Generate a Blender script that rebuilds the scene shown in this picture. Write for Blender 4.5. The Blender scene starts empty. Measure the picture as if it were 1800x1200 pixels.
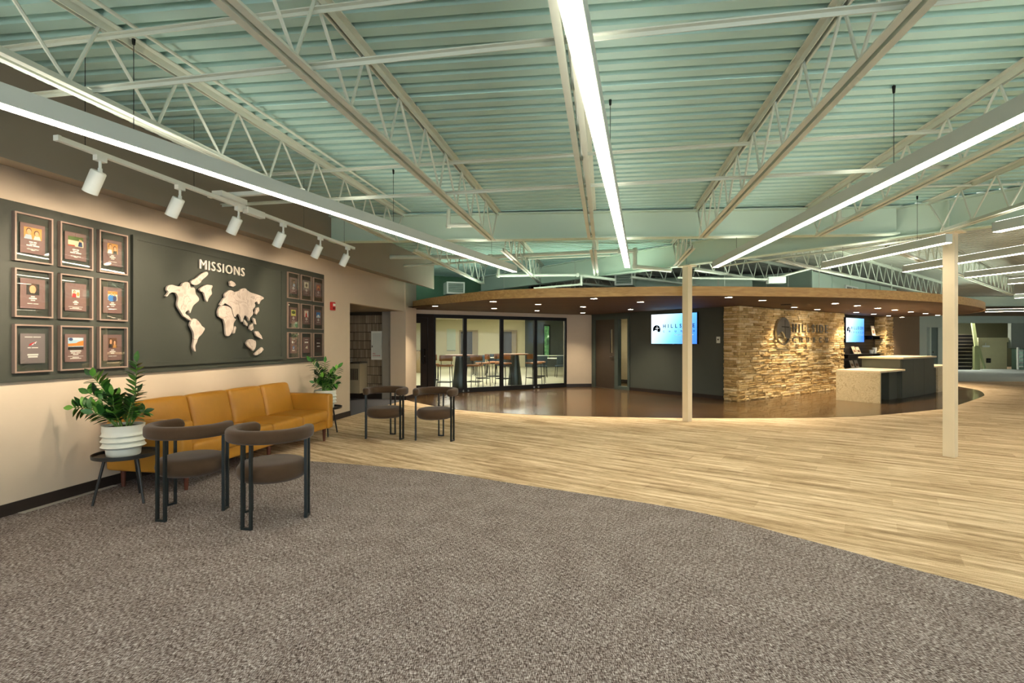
import bpy, bmesh, math, random
from mathutils import Vector, Matrix

# ------------------------------------------------------------------ camera, world, exposure
SC = bpy.context.scene
COL = SC.collection
TH = math.radians(10.27)                 # the building's long axis is turned this far from the view direction
EYE = 1.45

cam_d = bpy.data.cameras.new('camera')
cam_d.sensor_width = 36.0
cam_d.lens = 18.0
cam_d.clip_end = 200
cam = bpy.data.objects.new('camera', cam_d)
cam.location = (0, 0, EYE)
cam.rotation_euler = (math.pi / 2, 0, 0)
COL.objects.link(cam)
SC.camera = cam

world = bpy.data.worlds.new('world')
world.use_nodes = True
SC.world = world
bg = world.node_tree.nodes['Background']
bg.inputs[0].default_value = (0.86, 0.95, 1.0, 1)
bg.inputs[1].default_value = 1.6

SC.view_settings.view_transform = 'Standard'
SC.view_settings.look = 'None'
SC.view_settings.gamma = 1.0
SC.view_settings.use_curve_mapping = False
SC.view_settings.exposure = 1.0

SC.cycles.max_bounces = 5
SC.cycles.diffuse_bounces = 3
SC.cycles.glossy_bounces = 2
SC.cycles.use_adaptive_sampling = True
SC.cycles.adaptive_threshold = 0.1
SC.cycles.adaptive_min_samples = 16
SC.cycles.transmission_bounces = 4
SC.cycles.transparent_max_bounces = 8
SC.cycles.caustics_reflective = False
SC.cycles.caustics_refractive = False

LINE_STRENGTH = 15.0      # linear pendants
SPOT_POWER = 56.0         # track spots on the missions wall
DOWN_POWER = 130.0         # canopy downlights
PANEL_STRENGTH = 20.0      # ceiling panels in the glazed room
WARM = (1.0, 0.80, 0.55)
LINEC = (1.0, 0.85, 0.65)
ADDED_UPLIGHT = 4.2             # strip added on top of each pendant to brighten the deck

random.seed(7)
rnd = random.Random(11)

# ------------------------------------------------------------------ helpers
def lin(c):
    return tuple(((v / 255) / 12.92 if v / 255 <= 0.04045 else ((v / 255 + 0.055) / 1.055) ** 2.4) for v in c)

class MB:
    """collects faces, then links them as ONE mesh object"""
    def __init__(s):
        s.v = []; s.f = []; s.m = []; s.mi = 0
    def add(s, vs, fs):
        o = len(s.v); s.v += [tuple(p) for p in vs]
        for f in fs:
            s.f.append([i + o for i in f]); s.m.append(s.mi)
        return s
    def box(s, x0, x1, y0, y1, z0, z1):
        vs = [(x0,y0,z0),(x1,y0,z0),(x1,y1,z0),(x0,y1,z0),(x0,y0,z1),(x1,y0,z1),(x1,y1,z1),(x0,y1,z1)]
        return s.add(vs, [(0,3,2,1),(4,5,6,7),(0,1,5,4),(1,2,6,5),(2,3,7,6),(3,0,4,7)])
    def lbox(s, x0, x1, y0, y1, z0, z1, step=0.8):
        """a long box cut into short lengths, so that slanting members stay cheap to trace"""
        n = max(1, int((x1-x0)/step)); o = len(s.v)
        for i in range(n+1):
            x = x0+(x1-x0)*i/n
            s.v += [(x,y0,z0),(x,y1,z0),(x,y1,z1),(x,y0,z1)]
        for i in range(n):
            for j in range(4):
                s.f.append([o+4*i+j, o+4*i+(j+1)%4, o+4*i+4+(j+1)%4, o+4*i+4+j]); s.m.append(s.mi)
        s.f += [[o+3,o+2,o+1,o],[o+4*n,o+4*n+1,o+4*n+2,o+4*n+3]]; s.m += [s.mi,s.mi]
        return s
    def cbox(s, c, d):
        return s.box(c[0]-d[0]/2, c[0]+d[0]/2, c[1]-d[1]/2, c[1]+d[1]/2, c[2]-d[2]/2, c[2]+d[2]/2)
    def bar(s, p0, p1, w, h, up=(0,0,1)):
        p0 = Vector(p0); p1 = Vector(p1); d = (p1-p0).normalized()
        a = d.cross(Vector(up))
        if a.length < 1e-4: a = d.cross(Vector((1,0,0)))
        a.normalize(); b = a.cross(d).normalized()
        vs = []
        for p in (p0, p1):
            for sa, sb in ((-1,-1),(1,-1),(1,1),(-1,1)):
                vs.append(p + a*sa*w/2 + b*sb*h/2)
        return s.add(vs, [(0,1,2,3),(7,6,5,4),(0,4,5,1),(1,5,6,2),(2,6,7,3),(3,7,4,0)])
    def tube(s, pts, r, n=8, cap=True):
        pts = [Vector(p) for p in pts]; rs = r if isinstance(r, (list, tuple)) else [r]*len(pts)
        rings = []; prev = None
        for i, p in enumerate(pts):
            if i == 0: t = pts[1]-p
            elif i == len(pts)-1: t = p-pts[i-1]
            else: t = (pts[i+1]-p).normalized() + (p-pts[i-1]).normalized()
            t.normalize()
            if prev is None:
                a = t.cross(Vector((0,0,1)))
                if a.length < 1e-3: a = t.cross(Vector((1,0,0)))
            else:
                a = prev - t*prev.dot(t)
                if a.length < 1e-5: a = t.cross(Vector((0,0,1)))
            a.normalize(); prev = a; b = t.cross(a)
            k = 1.0
            if 0 < i < len(pts)-1:
                c = (pts[i+1]-p).normalized().dot((p-pts[i-1]).normalized())
                k = 1/max(0.6, math.sqrt(max(0.01,(1+c)/2)))
            rings.append([p + (a*math.cos(2*math.pi*j/n) + b*math.sin(2*math.pi*j/n))*rs[i]*(k if k<1.5 else 1.5) for j in range(n)])
        o = len(s.v)
        for rg in rings: s.v += [tuple(q) for q in rg]
        for i in range(len(rings)-1):
            for j in range(n):
                s.f.append([o+i*n+j, o+i*n+(j+1)%n, o+(i+1)*n+(j+1)%n, o+(i+1)*n+j]); s.m.append(s.mi)
        if cap:
            s.f.append([o+j for j in range(n)][::-1]); s.m.append(s.mi)
            s.f.append([o+(len(rings)-1)*n+j for j in range(n)]); s.m.append(s.mi)
        return s
    def lathe(s, prof, n=24, c=(0,0)):
        o = len(s.v)
        for r, z in prof:
            for j in range(n):
                a = 2*math.pi*j/n
                s.v.append((c[0]+r*math.cos(a), c[1]+r*math.sin(a), z))
        for i in range(len(prof)-1):
            for j in range(n):
                s.f.append([o+i*n+j, o+i*n+(j+1)%n, o+(i+1)*n+(j+1)%n, o+(i+1)*n+j]); s.m.append(s.mi)
        if prof[0][0] > 1e-4:
            s.f.append([o+j for j in range(n)][::-1]); s.m.append(s.mi)
        if prof[-1][0] > 1e-4:
            s.f.append([o+(len(prof)-1)*n+j for j in range(n)]); s.m.append(s.mi)
        return s
    def prism(s, poly, z0, z1):
        """poly in x,y extruded along z"""
        if sum(poly[i][0]*poly[(i+1)%len(poly)][1]-poly[(i+1)%len(poly)][0]*poly[i][1] for i in range(len(poly))) < 0:
            poly = poly[::-1]
        n = len(poly)
        vs = [(p[0],p[1],z0) for p in poly] + [(p[0],p[1],z1) for p in poly]
        fs = [list(range(n))[::-1], [n+i for i in range(n)]] + [(i,(i+1)%n,n+(i+1)%n,n+i) for i in range(n)]
        return s.add(vs, fs)
    def slab(s, poly, y0, y1):
        """poly in x,z extruded along y (y0 = front, smaller)"""
        if sum(poly[i][0]*poly[(i+1)%len(poly)][1]-poly[(i+1)%len(poly)][0]*poly[i][1] for i in range(len(poly))) < 0:
            poly = poly[::-1]
        n = len(poly)
        vs = [(p[0],y0,p[1]) for p in poly] + [(p[0],y1,p[1]) for p in poly]
        fs = [list(range(n)), [n+i for i in range(n)][::-1]] + [((i+1)%n,i,n+i,n+(i+1)%n) for i in range(n)]
        return s.add(vs, fs)
    def rbox(s, c, d, r, k=3, crown=(0,0,0)):
        """rounded box, crown = bulge of the faces along x, y, z"""
        h = [d[0]/2, d[1]/2, d[2]/2]; r = min(r, min(h)*0.999)
        def samp(H):
            e = [r*(1-math.cos(math.pi/2*i/k)) for i in range(k)]
            mid = [r + (2*H-2*r)*i/4 for i in range(5)]
            return [-H+t for t in e] + [-H+t for t in mid] + [H-t for t in e[::-1]]
        S = [samp(H) for H in h]; idx = {}; o = len(s.v); new = []
        def vert(q):
            key = tuple(round(t, 6) for t in q)
            if key in idx: return idx[key]
            inn = [max(-(h[i]-r), min(h[i]-r, q[i])) for i in range(3)]
            dv = Vector([q[i]-inn[i] for i in range(3)])
            if dv.length > 1e-9: dv = dv.normalized()*r
            p = [inn[i]+dv[i] for i in range(3)]
            n = [p[i]/h[i] for i in range(3)]
            for a in range(3):
                b, e = (a+1)%3, (a+2)%3
                p[a] += crown[a]*n[a]*max(0,1-n[b]**2)*max(0,1-n[e]**2)
            idx[key] = o+len(new); new.append((p[0]+c[0], p[1]+c[1], p[2]+c[2])); return idx[key]
        for a in range(3):
            b, e = (a+1)%3, (a+2)%3
            for sg in (-1, 1):
                for i in range(len(S[b])-1):
                    for j in range(len(S[e])-1):
                        q = []
                        for (bi, ei) in ((i,j),(i+1,j),(i+1,j+1),(i,j+1)):
                            t = [0,0,0]; t[a] = sg*h[a]; t[b] = S[b][bi]; t[e] = S[e][ei]; q.append(vert(t))
                        s.f.append(q if sg > 0 else q[::-1]); s.m.append(s.mi)
        s.v += new
        return s
    def mesh(s, name, smooth=False):
        me = bpy.data.meshes.new(name)
        me.from_pydata(s.v, [], s.f)
        me.polygons.foreach_set('material_index', s.m)
        bm = bmesh.new(); bm.from_mesh(me)
        bmesh.ops.recalc_face_normals(bm, faces=bm.faces)
        bm.to_mesh(me); bm.free()
        if smooth: me.shade_smooth() if smooth is True else me.shade_auto_smooth() if hasattr(me,'shade_auto_smooth') else me.shade_smooth()
        me.update()
        return me

def put(name, me, mat, parent=None, loc=(0,0,0), rz=0, rot=None):
    o = bpy.data.objects.new(name, me)
    COL.objects.link(o)
    if mat is not None and len(me.materials) == 0:
        for m in (mat if isinstance(mat, (list, tuple)) else [mat]): me.materials.append(m)
    o.location = loc
    o.rotation_euler = rot if rot is not None else (0, 0, rz)
    if parent is not None: o.parent = parent
    return o

def smooth_by_angle(me, ang=0.7):
    """flat where faces meet sharply, smooth elsewhere"""
    me.shade_smooth()
    bm = bmesh.new(); bm.from_mesh(me)
    for e in bm.edges:
        if len(e.link_faces) == 2 and e.calc_face_angle(0) > ang: e.smooth = False
    bm.to_mesh(me); bm.free()

def part(name, mb, mat, parent=None, loc=(0,0,0), rz=0, smooth=False, rot=None):
    me = mb.mesh(name)
    if smooth: smooth_by_angle(me)
    return put(name, me, mat, parent, loc, rz, rot)

def tag(o, label=None, cat=None, group=None, kind=None):
    if label: o['label'] = label
    if cat: o['category'] = cat
    if group: o['group'] = group
    if kind: o['kind'] = kind
    return o

def struct(name, mb, mat, loc=(0,0,0), rz=0, label=None, parent=None, smooth=False):
    o = part(name, mb, mat, parent, loc, rz, smooth)
    if parent is None: o['kind'] = 'structure'
    if label: o['label'] = label
    return o

def thing(name, label, cat, loc=(0,0,0), rz=0, group=None, kind=None):
    o = bpy.data.objects.new(name, None)
    o.empty_display_size = 0.1
    COL.objects.link(o)
    o.location = loc; o.rotation_euler = (0, 0, rz)
    return tag(o, label, cat, group, kind)

def copy_tree(o, parent=None):
    c = o.copy(); COL.objects.link(c); c.parent = parent
    for ch in list(o.children): copy_tree(ch, c)
    return c

# frames: the missions wall runs along u, out of the wall is +d
WV = -4.88
def W(u, d, z=0.0):
    v = WV + d
    return (v*math.cos(TH)+u*math.sin(TH), -v*math.sin(TH)+u*math.cos(TH), z)
WROT = math.pi/2 - TH                    # local x along the wall, local -y into the room
def uv(u, v, z=0.0):
    return (v*math.cos(TH)+u*math.sin(TH), -v*math.sin(TH)+u*math.cos(TH), z)

def catmull(pts, n=8, closed=False):
    out = []; N = len(pts)
    for i in range(N if closed else N-1):
        P = [pts[(i+k-1) % N] if closed else pts[min(N-1, max(0, i+k-1))] for k in range(4)]
        for j in range(n):
            t = j/n
            out.append(tuple(0.5*((2*P[1][a]) + (-P[0][a]+P[2][a])*t + (2*P[0][a]-5*P[1][a]+4*P[2][a]-P[3][a])*t*t
                       + (-P[0][a]+3*P[1][a]-3*P[2][a]+P[3][a])*t**3) for a in range(len(pts[0]))))
    if not closed: out.append(tuple(pts[-1]))
    return out

def text_mesh(s, height, depth, bold=0.0):
    cu = bpy.data.curves.new('lettering', 'FONT')
    cu.body = s; cu.size = 1.0; cu.extrude = 0.0; cu.offset = bold
    cu.resolution_u = 3
    ob = bpy.data.objects.new('lettering', cu); COL.objects.link(ob)
    dg = bpy.context.evaluated_depsgraph_get()
    me = bpy.data.meshes.new_from_object(ob.evaluated_get(dg))
    bpy.data.objects.remove(ob); bpy.data.curves.remove(cu)
    k = height/0.729
    vs = [(v.co.x*k, v.co.y*k) for v in me.vertices]
    fs = [list(p.vertices) for p in me.polygons]
    bpy.data.meshes.remove(me)
    return vs, fs                      # flat letters in x (along) and y (up)

_glyph = {}
def glyph(ch, height, depth, bold=0.0):
    key = (ch, round(height,4), round(depth,4), bold)
    if key in _glyph: return _glyph[key]
    vs, fs = text_mesh(ch, height, depth, bold)
    x0 = min(v[0] for v in vs); x1 = max(v[0] for v in vs)
    bm = bmesh.new()
    bv = [bm.verts.new((v[0]-x0, 0, v[1])) for v in vs]
    for f in fs:
        try: bm.faces.new([bv[i] for i in f])
        except ValueError: pass
    bmesh.ops.remove_doubles(bm, verts=bm.verts, dist=1e-5)
    if depth > 0:
        r = bmesh.ops.extrude_face_region(bm, geom=list(bm.faces))
        bmesh.ops.translate(bm, vec=(0, depth, 0), verts=[e for e in r['geom'] if isinstance(e, bmesh.types.BMVert)])
    bmesh.ops.recalc_face_normals(bm, faces=bm.faces)
    me = bpy.data.meshes.new('letter_'+ch); bm.to_mesh(me); bm.free()
    _glyph[key] = (me, x1-x0)
    return _glyph[key]

def letters(s, width, height, depth, mat, parent, x0, y, z, bold=0.0, name='letter'):
    """a row of letters, each a part; x along, z up, the front faces -y"""
    gl = [glyph(c, height, depth, bold) if c != ' ' else (None, height*0.45) for c in s]
    gap = (width - sum(g[1] for g in gl))/max(1, len(s)-1)
    x = x0
    for me, w in gl:
        if me is not None:
            put(name, me, mat, parent, (x, y, z))
        x += w + gap

# ------------------------------------------------------------------ materials
MATS = {}
def new_mat(name):
    m = bpy.data.materials.new(name); m.use_nodes = True
    nt = m.node_tree; b = nt.nodes['Principled BSDF']
    return m, nt, b
def plain(name, rgb, rough=0.6, metal=0.0, var=0.06, scale=6.0, bump=0.0, bscale=60.0, spec=0.5, coat=0.0):
    """procedural: colour with a slow noise variation, optional fine relief"""
    if name in MATS: return MATS[name]
    m, nt, b = new_mat(name); c = lin(rgb)
    tc = nt.nodes.new('ShaderNodeTexCoord')
    n = nt.nodes.new('ShaderNodeTexNoise'); n.inputs['Scale'].default_value = scale; n.inputs['Detail'].default_value = 3
    nt.links.new(tc.outputs['Object'], n.inputs['Vector'])
    r = nt.nodes.new('ShaderNodeMix'); r.data_type = 'RGBA'
    r.inputs[6].default_value = tuple(max(0, v*(1-var)) for v in c)+(1,)
    r.inputs[7].default_value = tuple(min(1, v*(1+var)) for v in c)+(1,)
    nt.links.new(n.outputs['Fac'], r.inputs[0]); nt.links.new(r.outputs[2], b.inputs['Base Color'])
    b.inputs['Roughness'].default_value = rough; b.inputs['Metallic'].default_value = metal
    b.inputs['Specular IOR Level'].default_value = spec
    b.inputs['Coat Weight'].default_value = coat
    if bump:
        n2 = nt.nodes.new('ShaderNodeTexNoise'); n2.inputs['Scale'].default_value = bscale; n2.inputs['Detail'].default_value = 4
        nt.links.new(tc.outputs['Object'], n2.inputs['Vector'])
        bp = nt.nodes.new('ShaderNodeBump'); bp.inputs['Strength'].default_value = bump; bp.inputs['Distance'].default_value = 0.01
        nt.links.new(n2.outputs['Fac'], bp.inputs['Height']); nt.links.new(bp.outputs['Normal'], b.inputs['Normal'])
    MATS[name] = m; return m
def emit(name, rgb, strength):
    if name in MATS: return MATS[name]
    m, nt, b = new_mat(name)
    b.inputs['Base Color'].default_value = (0.8,0.8,0.8,1)
    b.inputs['Emission Color'].default_value = tuple(rgb)+(1,)
    b.inputs['Emission Strength'].default_value = strength
    MATS[name] = m; return m
def ramp(nt, stops):
    r = nt.nodes.new('ShaderNodeValToRGB'); e = r.color_ramp.elements
    while len(e) < len(stops): e.new(0.5)
    for i, (p, c) in enumerate(stops): e[i].position = p; e[i].color = tuple(lin(c))+(1,)
    return r
def glass(name, tint=(1,1,1), refl=0.09, graze=0.22):
    m = bpy.data.materials.new(name); m.use_nodes = True; nt = m.node_tree; nt.nodes.clear()
    out = nt.nodes.new('ShaderNodeOutputMaterial'); mx = nt.nodes.new('ShaderNodeMixShader')
    tr = nt.nodes.new('ShaderNodeBsdfTransparent'); gl = nt.nodes.new('ShaderNodeBsdfGlossy')
    tr.inputs[0].default_value = tuple(tint)+(1,); gl.inputs['Roughness'].default_value = 0.0
    fr = nt.nodes.new('ShaderNodeLayerWeight'); fr.inputs['Blend'].default_value = 0.35
    ma = nt.nodes.new('ShaderNodeMath'); ma.operation = 'MULTIPLY_ADD'; ma.inputs[1].default_value = graze; ma.inputs[2].default_value = refl*0.25
    nt.links.new(fr.outputs['Fresnel'], ma.inputs[0])
    nt.links.new(ma.outputs[0], mx.inputs[0]); nt.links.new(tr.outputs[0], mx.inputs[1]); nt.links.new(gl.outputs[0], mx.inputs[2])
    nt.links.new(mx.outputs[0], out.inputs[0])
    MATS[name] = m; return m

def mat_dark_carpet():
    m, nt, b = new_mat('dark_carpet'); tc = nt.nodes.new('ShaderNodeTexCoord')
    def strand(rot, sx, sy):
        mp = nt.nodes.new('ShaderNodeMapping'); mp.inputs['Rotation'].default_value = (0,0,rot); mp.inputs['Scale'].default_value = (sx,sy,1)
        nt.links.new(tc.outputs['Object'], mp.inputs[0])
        n = nt.nodes.new('ShaderNodeTexNoise'); n.inputs['Scale'].default_value = 1; n.inputs['Detail'].default_value = 2.5; n.inputs['Roughness'].default_value = 0.65
        nt.links.new(mp.outputs[0], n.inputs['Vector']); return n
    a = strand(TH, 36, 300); c = strand(TH, 300, 36)
    mx = nt.nodes.new('ShaderNodeMath'); mx.operation = 'ADD'
    nt.links.new(a.outputs['Fac'], mx.inputs[0]); nt.links.new(c.outputs['Fac'], mx.inputs[1])
    hf = nt.nodes.new('ShaderNodeMath'); hf.operation = 'MULTIPLY'; hf.inputs[1].default_value = 0.5
    nt.links.new(mx.outputs[0], hf.inputs[0])
    big = nt.nodes.new('ShaderNodeTexNoise'); big.inputs['Scale'].default_value = 4.5; big.inputs['Detail'].default_value = 3
    nt.links.new(tc.outputs['Object'], big.inputs['Vector'])
    ad = nt.nodes.new('ShaderNodeMath'); ad.operation = 'MULTIPLY_ADD'; ad.inputs[1].default_value = 0.05; ad.inputs[2].default_value = -0.025
    nt.links.new(big.outputs['Fac'], ad.inputs[0])
    s2 = nt.nodes.new('ShaderNodeMath'); s2.operation = 'ADD'
    nt.links.new(hf.outputs[0], s2.inputs[0]); nt.links.new(ad.outputs[0], s2.inputs[1])
    r = ramp(nt, [(0.38,(34,30,31)),(0.455,(84,73,69)),(0.50,(126,114,109)),(0.545,(170,162,160)),(0.62,(232,232,234))])
    nt.links.new(s2.outputs[0], r.inputs[0])
    nt.links.new(r.outputs[0], b.inputs['Base Color'])
    b.inputs['Roughness'].default_value = 0.95; b.inputs['Specular IOR Level'].default_value = 0.1
    bp = nt.nodes.new('ShaderNodeBump'); bp.inputs['Strength'].default_value = 0.6; bp.inputs['Distance'].default_value = 0.006
    nt.links.new(hf.outputs[0], bp.inputs['Height']); nt.links.new(bp.outputs[0], b.inputs['Normal'])
    return m
PLANK_ANG = math.radians(-35.0)          # the light carpet planks run this way
def mat_light_carpet():
    m, nt, b = new_mat('light_carpet'); tc = nt.nodes.new('ShaderNodeNewGeometry')
    def stripe(sx, sy, det, off):
        mp = nt.nodes.new('ShaderNodeMapping'); mp.vector_type = 'TEXTURE'
        mp.inputs['Rotation'].default_value = (0,0,PLANK_ANG); mp.inputs['Scale'].default_value = (1/sx,1/sy,1)
        nt.links.new(tc.outputs['Position'], mp.inputs[0])
        n = nt.nodes.new('ShaderNodeTexNoise'); n.inputs['Scale'].default_value = 1; n.inputs['Detail'].default_value = det; n.inputs['Roughness'].default_value = 0.6
        nt.links.new(mp.outputs[0], n.inputs['Vector']); return n
    a = stripe(1.1, 13, 2.5, 0); c = stripe(9, 170, 2, 0); d = stripe(220, 220, 2, 0)
    oi = nt.nodes.new('ShaderNodeObjectInfo')
    def madd(x, k, y):
        t = nt.nodes.new('ShaderNodeMath'); t.operation = 'MULTIPLY_ADD'; t.inputs[1].default_value = k
        nt.links.new(x, t.inputs[0])
        if isinstance(y, float): t.inputs[2].default_value = y
        else: nt.links.new(y, t.inputs[2])
        return t.outputs[0]
    s = madd(a.outputs['Fac'], 0.42, 0.0); s = madd(c.outputs['Fac'], 0.33, s); s = madd(d.outputs['Fac'], 0.25, s)
    s = madd(oi.outputs['Random'], 0.05, s)
    r = ramp(nt, [(0.36,(104,85,62)),(0.46,(170,146,114)),(0.54,(212,189,153)),(0.64,(244,229,202))])
    nt.links.new(s, r.inputs[0]); nt.links.new(r.outputs[0], b.inputs['Base Color'])
    b.inputs['Roughness'].default_value = 0.95; b.inputs['Specular IOR Level'].default_value = 0.1
    bp = nt.nodes.new('ShaderNodeBump'); bp.inputs['Strength'].default_value = 0.4; bp.inputs['Distance'].default_value = 0.004
    nt.links.new(d.outputs['Fac'], bp.inputs['Height']); nt.links.new(bp.outputs[0], b.inputs['Normal'])
    return m
def mat_wood(name, c0, c1, rough, ang=0.0, plank=(1.6,0.16), coat=0.0, gap=0.006, use_planks=True):
    m, nt, b = new_mat(name); tc = nt.nodes.new('ShaderNodeNewGeometry')
    mp = nt.nodes.new('ShaderNodeMapping'); mp.vector_type = 'TEXTURE'; mp.inputs['Rotation'].default_value = (0,0,ang)
    nt.links.new(tc.outputs['Position'], mp.inputs[0])
    mp2 = nt.nodes.new('ShaderNodeMapping'); mp2.inputs['Scale'].default_value = (1.2, 26, 26)
    nt.links.new(mp.outputs[0], mp2.inputs[0])
    g = nt.nodes.new('ShaderNodeTexNoise'); g.inputs['Scale'].default_value = 1; g.inputs['Detail'].default_value = 4; g.inputs['Distortion'].default_value = 0.6
    nt.links.new(mp2.outputs[0], g.inputs['Vector'])
    r = ramp(nt, [(0.3, c0), (0.7, c1)])
    if use_planks:
        br = nt.nodes.new('ShaderNodeTexBrick'); br.inputs['Scale'].default_value = 1.0
        br.inputs['Brick Width'].default_value = plank[0]; br.inputs['Row Height'].default_value = plank[1]
        br.inputs['Mortar Size'].default_value = gap; br.inputs['Mortar Smooth'].default_value = 0.3
        br.inputs['Color1'].default_value = (0.35,)*3+(1,); br.inputs['Color2'].default_value = (0.65,)*3+(1,); br.inputs['Mortar'].default_value = (0.0,)*3+(1,)
        nt.links.new(mp.outputs[0], br.inputs['Vector'])
        mx = nt.nodes.new('ShaderNodeMath'); mx.operation = 'ADD'
        sc = nt.nodes.new('ShaderNodeMath'); sc.operation = 'MULTIPLY_ADD'; sc.inputs[1].default_value = 0.5; sc.inputs[2].default_value = -0.25
        nt.links.new(br.outputs['Color'], sc.inputs[0])
        nt.links.new(g.outputs['Fac'], mx.inputs[0]); nt.links.new(sc.outputs[0], mx.inputs[1])
        nt.links.new(mx.outputs[0], r.inputs[0])
    else:
        nt.links.new(g.outputs['Fac'], r.inputs[0])
    nt.links.new(r.outputs[0], b.inputs['Base Color'])
    b.inputs['Roughness'].default_value = rough; b.inputs['Coat Weight'].default_value = coat
    MATS[name] = m
    return m
def mat_random(name, stops, rough=0.8, bump=0.5, bscale=40, nscale=9.0, mix=0.5):
    """each piece takes a tone of its own, plus grain"""
    m, nt, b = new_mat(name); oi = nt.nodes.new('ShaderNodeObjectInfo'); tc = nt.nodes.new('ShaderNodeNewGeometry')
    n = nt.nodes.new('ShaderNodeTexNoise'); n.inputs['Scale'].default_value = nscale; n.inputs['Detail'].default_value = 4
    nt.links.new(tc.outputs['Position'], n.inputs['Vector'])
    a = nt.nodes.new('ShaderNodeMath'); a.operation = 'MULTIPLY_ADD'; a.inputs[1].default_value = 1-mix
    k = nt.nodes.new('ShaderNodeMath'); k.operation = 'MULTIPLY'; k.inputs[1].default_value = mix
    ad = nt.nodes.new('ShaderNodeMath'); ad.operation = 'ADD'; fr = nt.nodes.new('ShaderNodeMath'); fr.operation = 'FRACT'
    nt.links.new(oi.outputs['Random'], ad.inputs[0]); nt.links.new(tc.outputs['Random Per Island'], ad.inputs[1]); nt.links.new(ad.outputs[0], fr.inputs[0])
    nt.links.new(fr.outputs[0], k.inputs[0]); nt.links.new(n.outputs['Fac'], a.inputs[0]); nt.links.new(k.outputs[0], a.inputs[2])
    r = ramp(nt, stops); nt.links.new(a.outputs[0], r.inputs[0]); nt.links.new(r.outputs[0], b.inputs['Base Color'])
    b.inputs['Roughness'].default_value = rough
    if bump:
        n2 = nt.nodes.new('ShaderNodeTexNoise'); n2.inputs['Scale'].default_value = bscale; n2.inputs['Detail'].default_value = 4
        nt.links.new(tc.outputs['Position'], n2.inputs['Vector'])
        bp = nt.nodes.new('ShaderNodeBump'); bp.inputs['Strength'].default_value = bump; bp.inputs['Distance'].default_value = 0.02
        nt.links.new(n2.outputs['Fac'], bp.inputs['Height']); nt.links.new(bp.outputs[0], b.inputs['Normal'])
    MATS[name] = m
    return m
def mat_marble(name, c0, c1, c2, scale=4.0, rough=0.35):
    m, nt, b = new_mat(name); tc = nt.nodes.new('ShaderNodeTexCoord')
    n = nt.nodes.new('ShaderNodeTexNoise'); n.inputs['Scale'].default_value = scale; n.inputs['Detail'].default_value = 8; n.inputs['Distortion'].default_value = 1.6
    nt.links.new(tc.outputs['Object'], n.inputs['Vector'])
    r = ramp(nt, [(0.38,c0),(0.5,c1),(0.53,c2),(0.58,c1),(0.7,c0)])
    nt.links.new(n.outputs['Fac'], r.inputs[0]); nt.links.new(r.outputs[0], b.inputs['Base Color'])
    b.inputs['Roughness'].default_value = rough; MATS[name] = m
    return m
def mat_screen(name):
    m, nt, b = new_mat(name); tc = nt.nodes.new('ShaderNodeTexCoord')
    sx = nt.nodes.new('ShaderNodeSeparateXYZ'); nt.links.new(tc.outputs['Generated'], sx.inputs[0])
    a = nt.nodes.new('ShaderNodeMath'); a.operation = 'MULTIPLY_ADD'; a.inputs[1].default_value = 0.72
    z = nt.nodes.new('ShaderNodeMath'); z.operation = 'MULTIPLY_ADD'; z.inputs[1].default_value = -0.28; z.inputs[2].default_value = 0.28
    nt.links.new(sx.outputs['Z'], z.inputs[0]); nt.links.new(sx.outputs['X'], a.inputs[0]); nt.links.new(z.outputs[0], a.inputs[2])
    r = ramp(nt, [(0.0,(240,248,255)),(0.25,(190,226,252)),(0.55,(110,185,246)),(0.85,(62,130,238)),(1.0,(58,112,225))])
    nt.links.new(a.outputs[0], r.inputs[0]); nt.links.new(r.outputs[0], b.inputs['Emission Color'])
    b.inputs['Emission Strength'].default_value = 1.0
    b.inputs['Base Color'].default_value = (0.01,0.01,0.01,1); b.inputs['Roughness'].default_value = 0.3
    MATS[name] = m
    return m

M_DARKCARPET = mat_dark_carpet(); M_LIGHTCARPET = mat_light_carpet()
M_WOODFLOOR = mat_wood('wood_floor', (56,41,24), (98,75,46), 0.22, math.radians(-38), (1.3,0.17), coat=0.25)
M_SOFFIT_SHADED = mat_wood('soffit_wood_shaded', (66,46,27), (100,72,44), 0.75, math.radians(8), (3.0,0.15), gap=0.004)  # shade put into the soffit colour; same wood as the fascia
M_FASCIA = mat_wood('fascia_wood', (176,134,80), (208,168,110), 0.5, 0.0, use_planks=False)
M_STONE = mat_random('ledge_stone', [(0.2,(170,138,84)),(0.42,(208,178,120)),(0.6,(228,202,148)),(0.85,(246,230,190))], 0.85, 0.8, 45, 12)
M_STONEBACK = plain('mortar', (96,74,48), 0.9, var=0.2)
M_WALL = plain('wall_paint_greige', (205,190,168), 0.75, var=0.03, bump=0.05, bscale=90)
M_BULK = plain('wall_paint_taupe', (138,128,112), 0.8, var=0.03)
M_BASE = plain('baseboard_vinyl', (40,32,28), 0.5, var=0.08)
M_PANEL = plain('panel_paint_greygreen', (58,62,54), 0.6, var=0.04)
M_DECK = plain('roof_deck_light_tint', (172,206,195), 0.55, var=0.04, scale=1.5)  # teal tint of the mixed daylight put into the deck colour
M_STEEL = plain('painted_steel', (205,212,196), 0.5, var=0.04)
M_BEAM = plain('painted_beam', (196,216,198), 0.55, var=0.04, scale=1.2)
M_COLUMN = plain('column_paint', (226,212,182), 0.5, var=0.03)
M_UPPERWALL_TINTED = plain('upper_wall_light_tint', (120,170,132), 0.7, var=0.04)  # green cast of the light put into the wall colour
M_GREYWALL = plain('charcoal_green_wall', (74,80,74), 0.6, var=0.05)
M_WHITEMETAL = plain('white_metal', (232,236,228), 0.4, var=0.02)
M_HOUSING = plain('lamp_housing_grey', (196,204,196), 0.45, var=0.02)
M_BLACK = plain('black_metal', (16,16,16), 0.55, var=0.1, spec=0.3)
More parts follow.
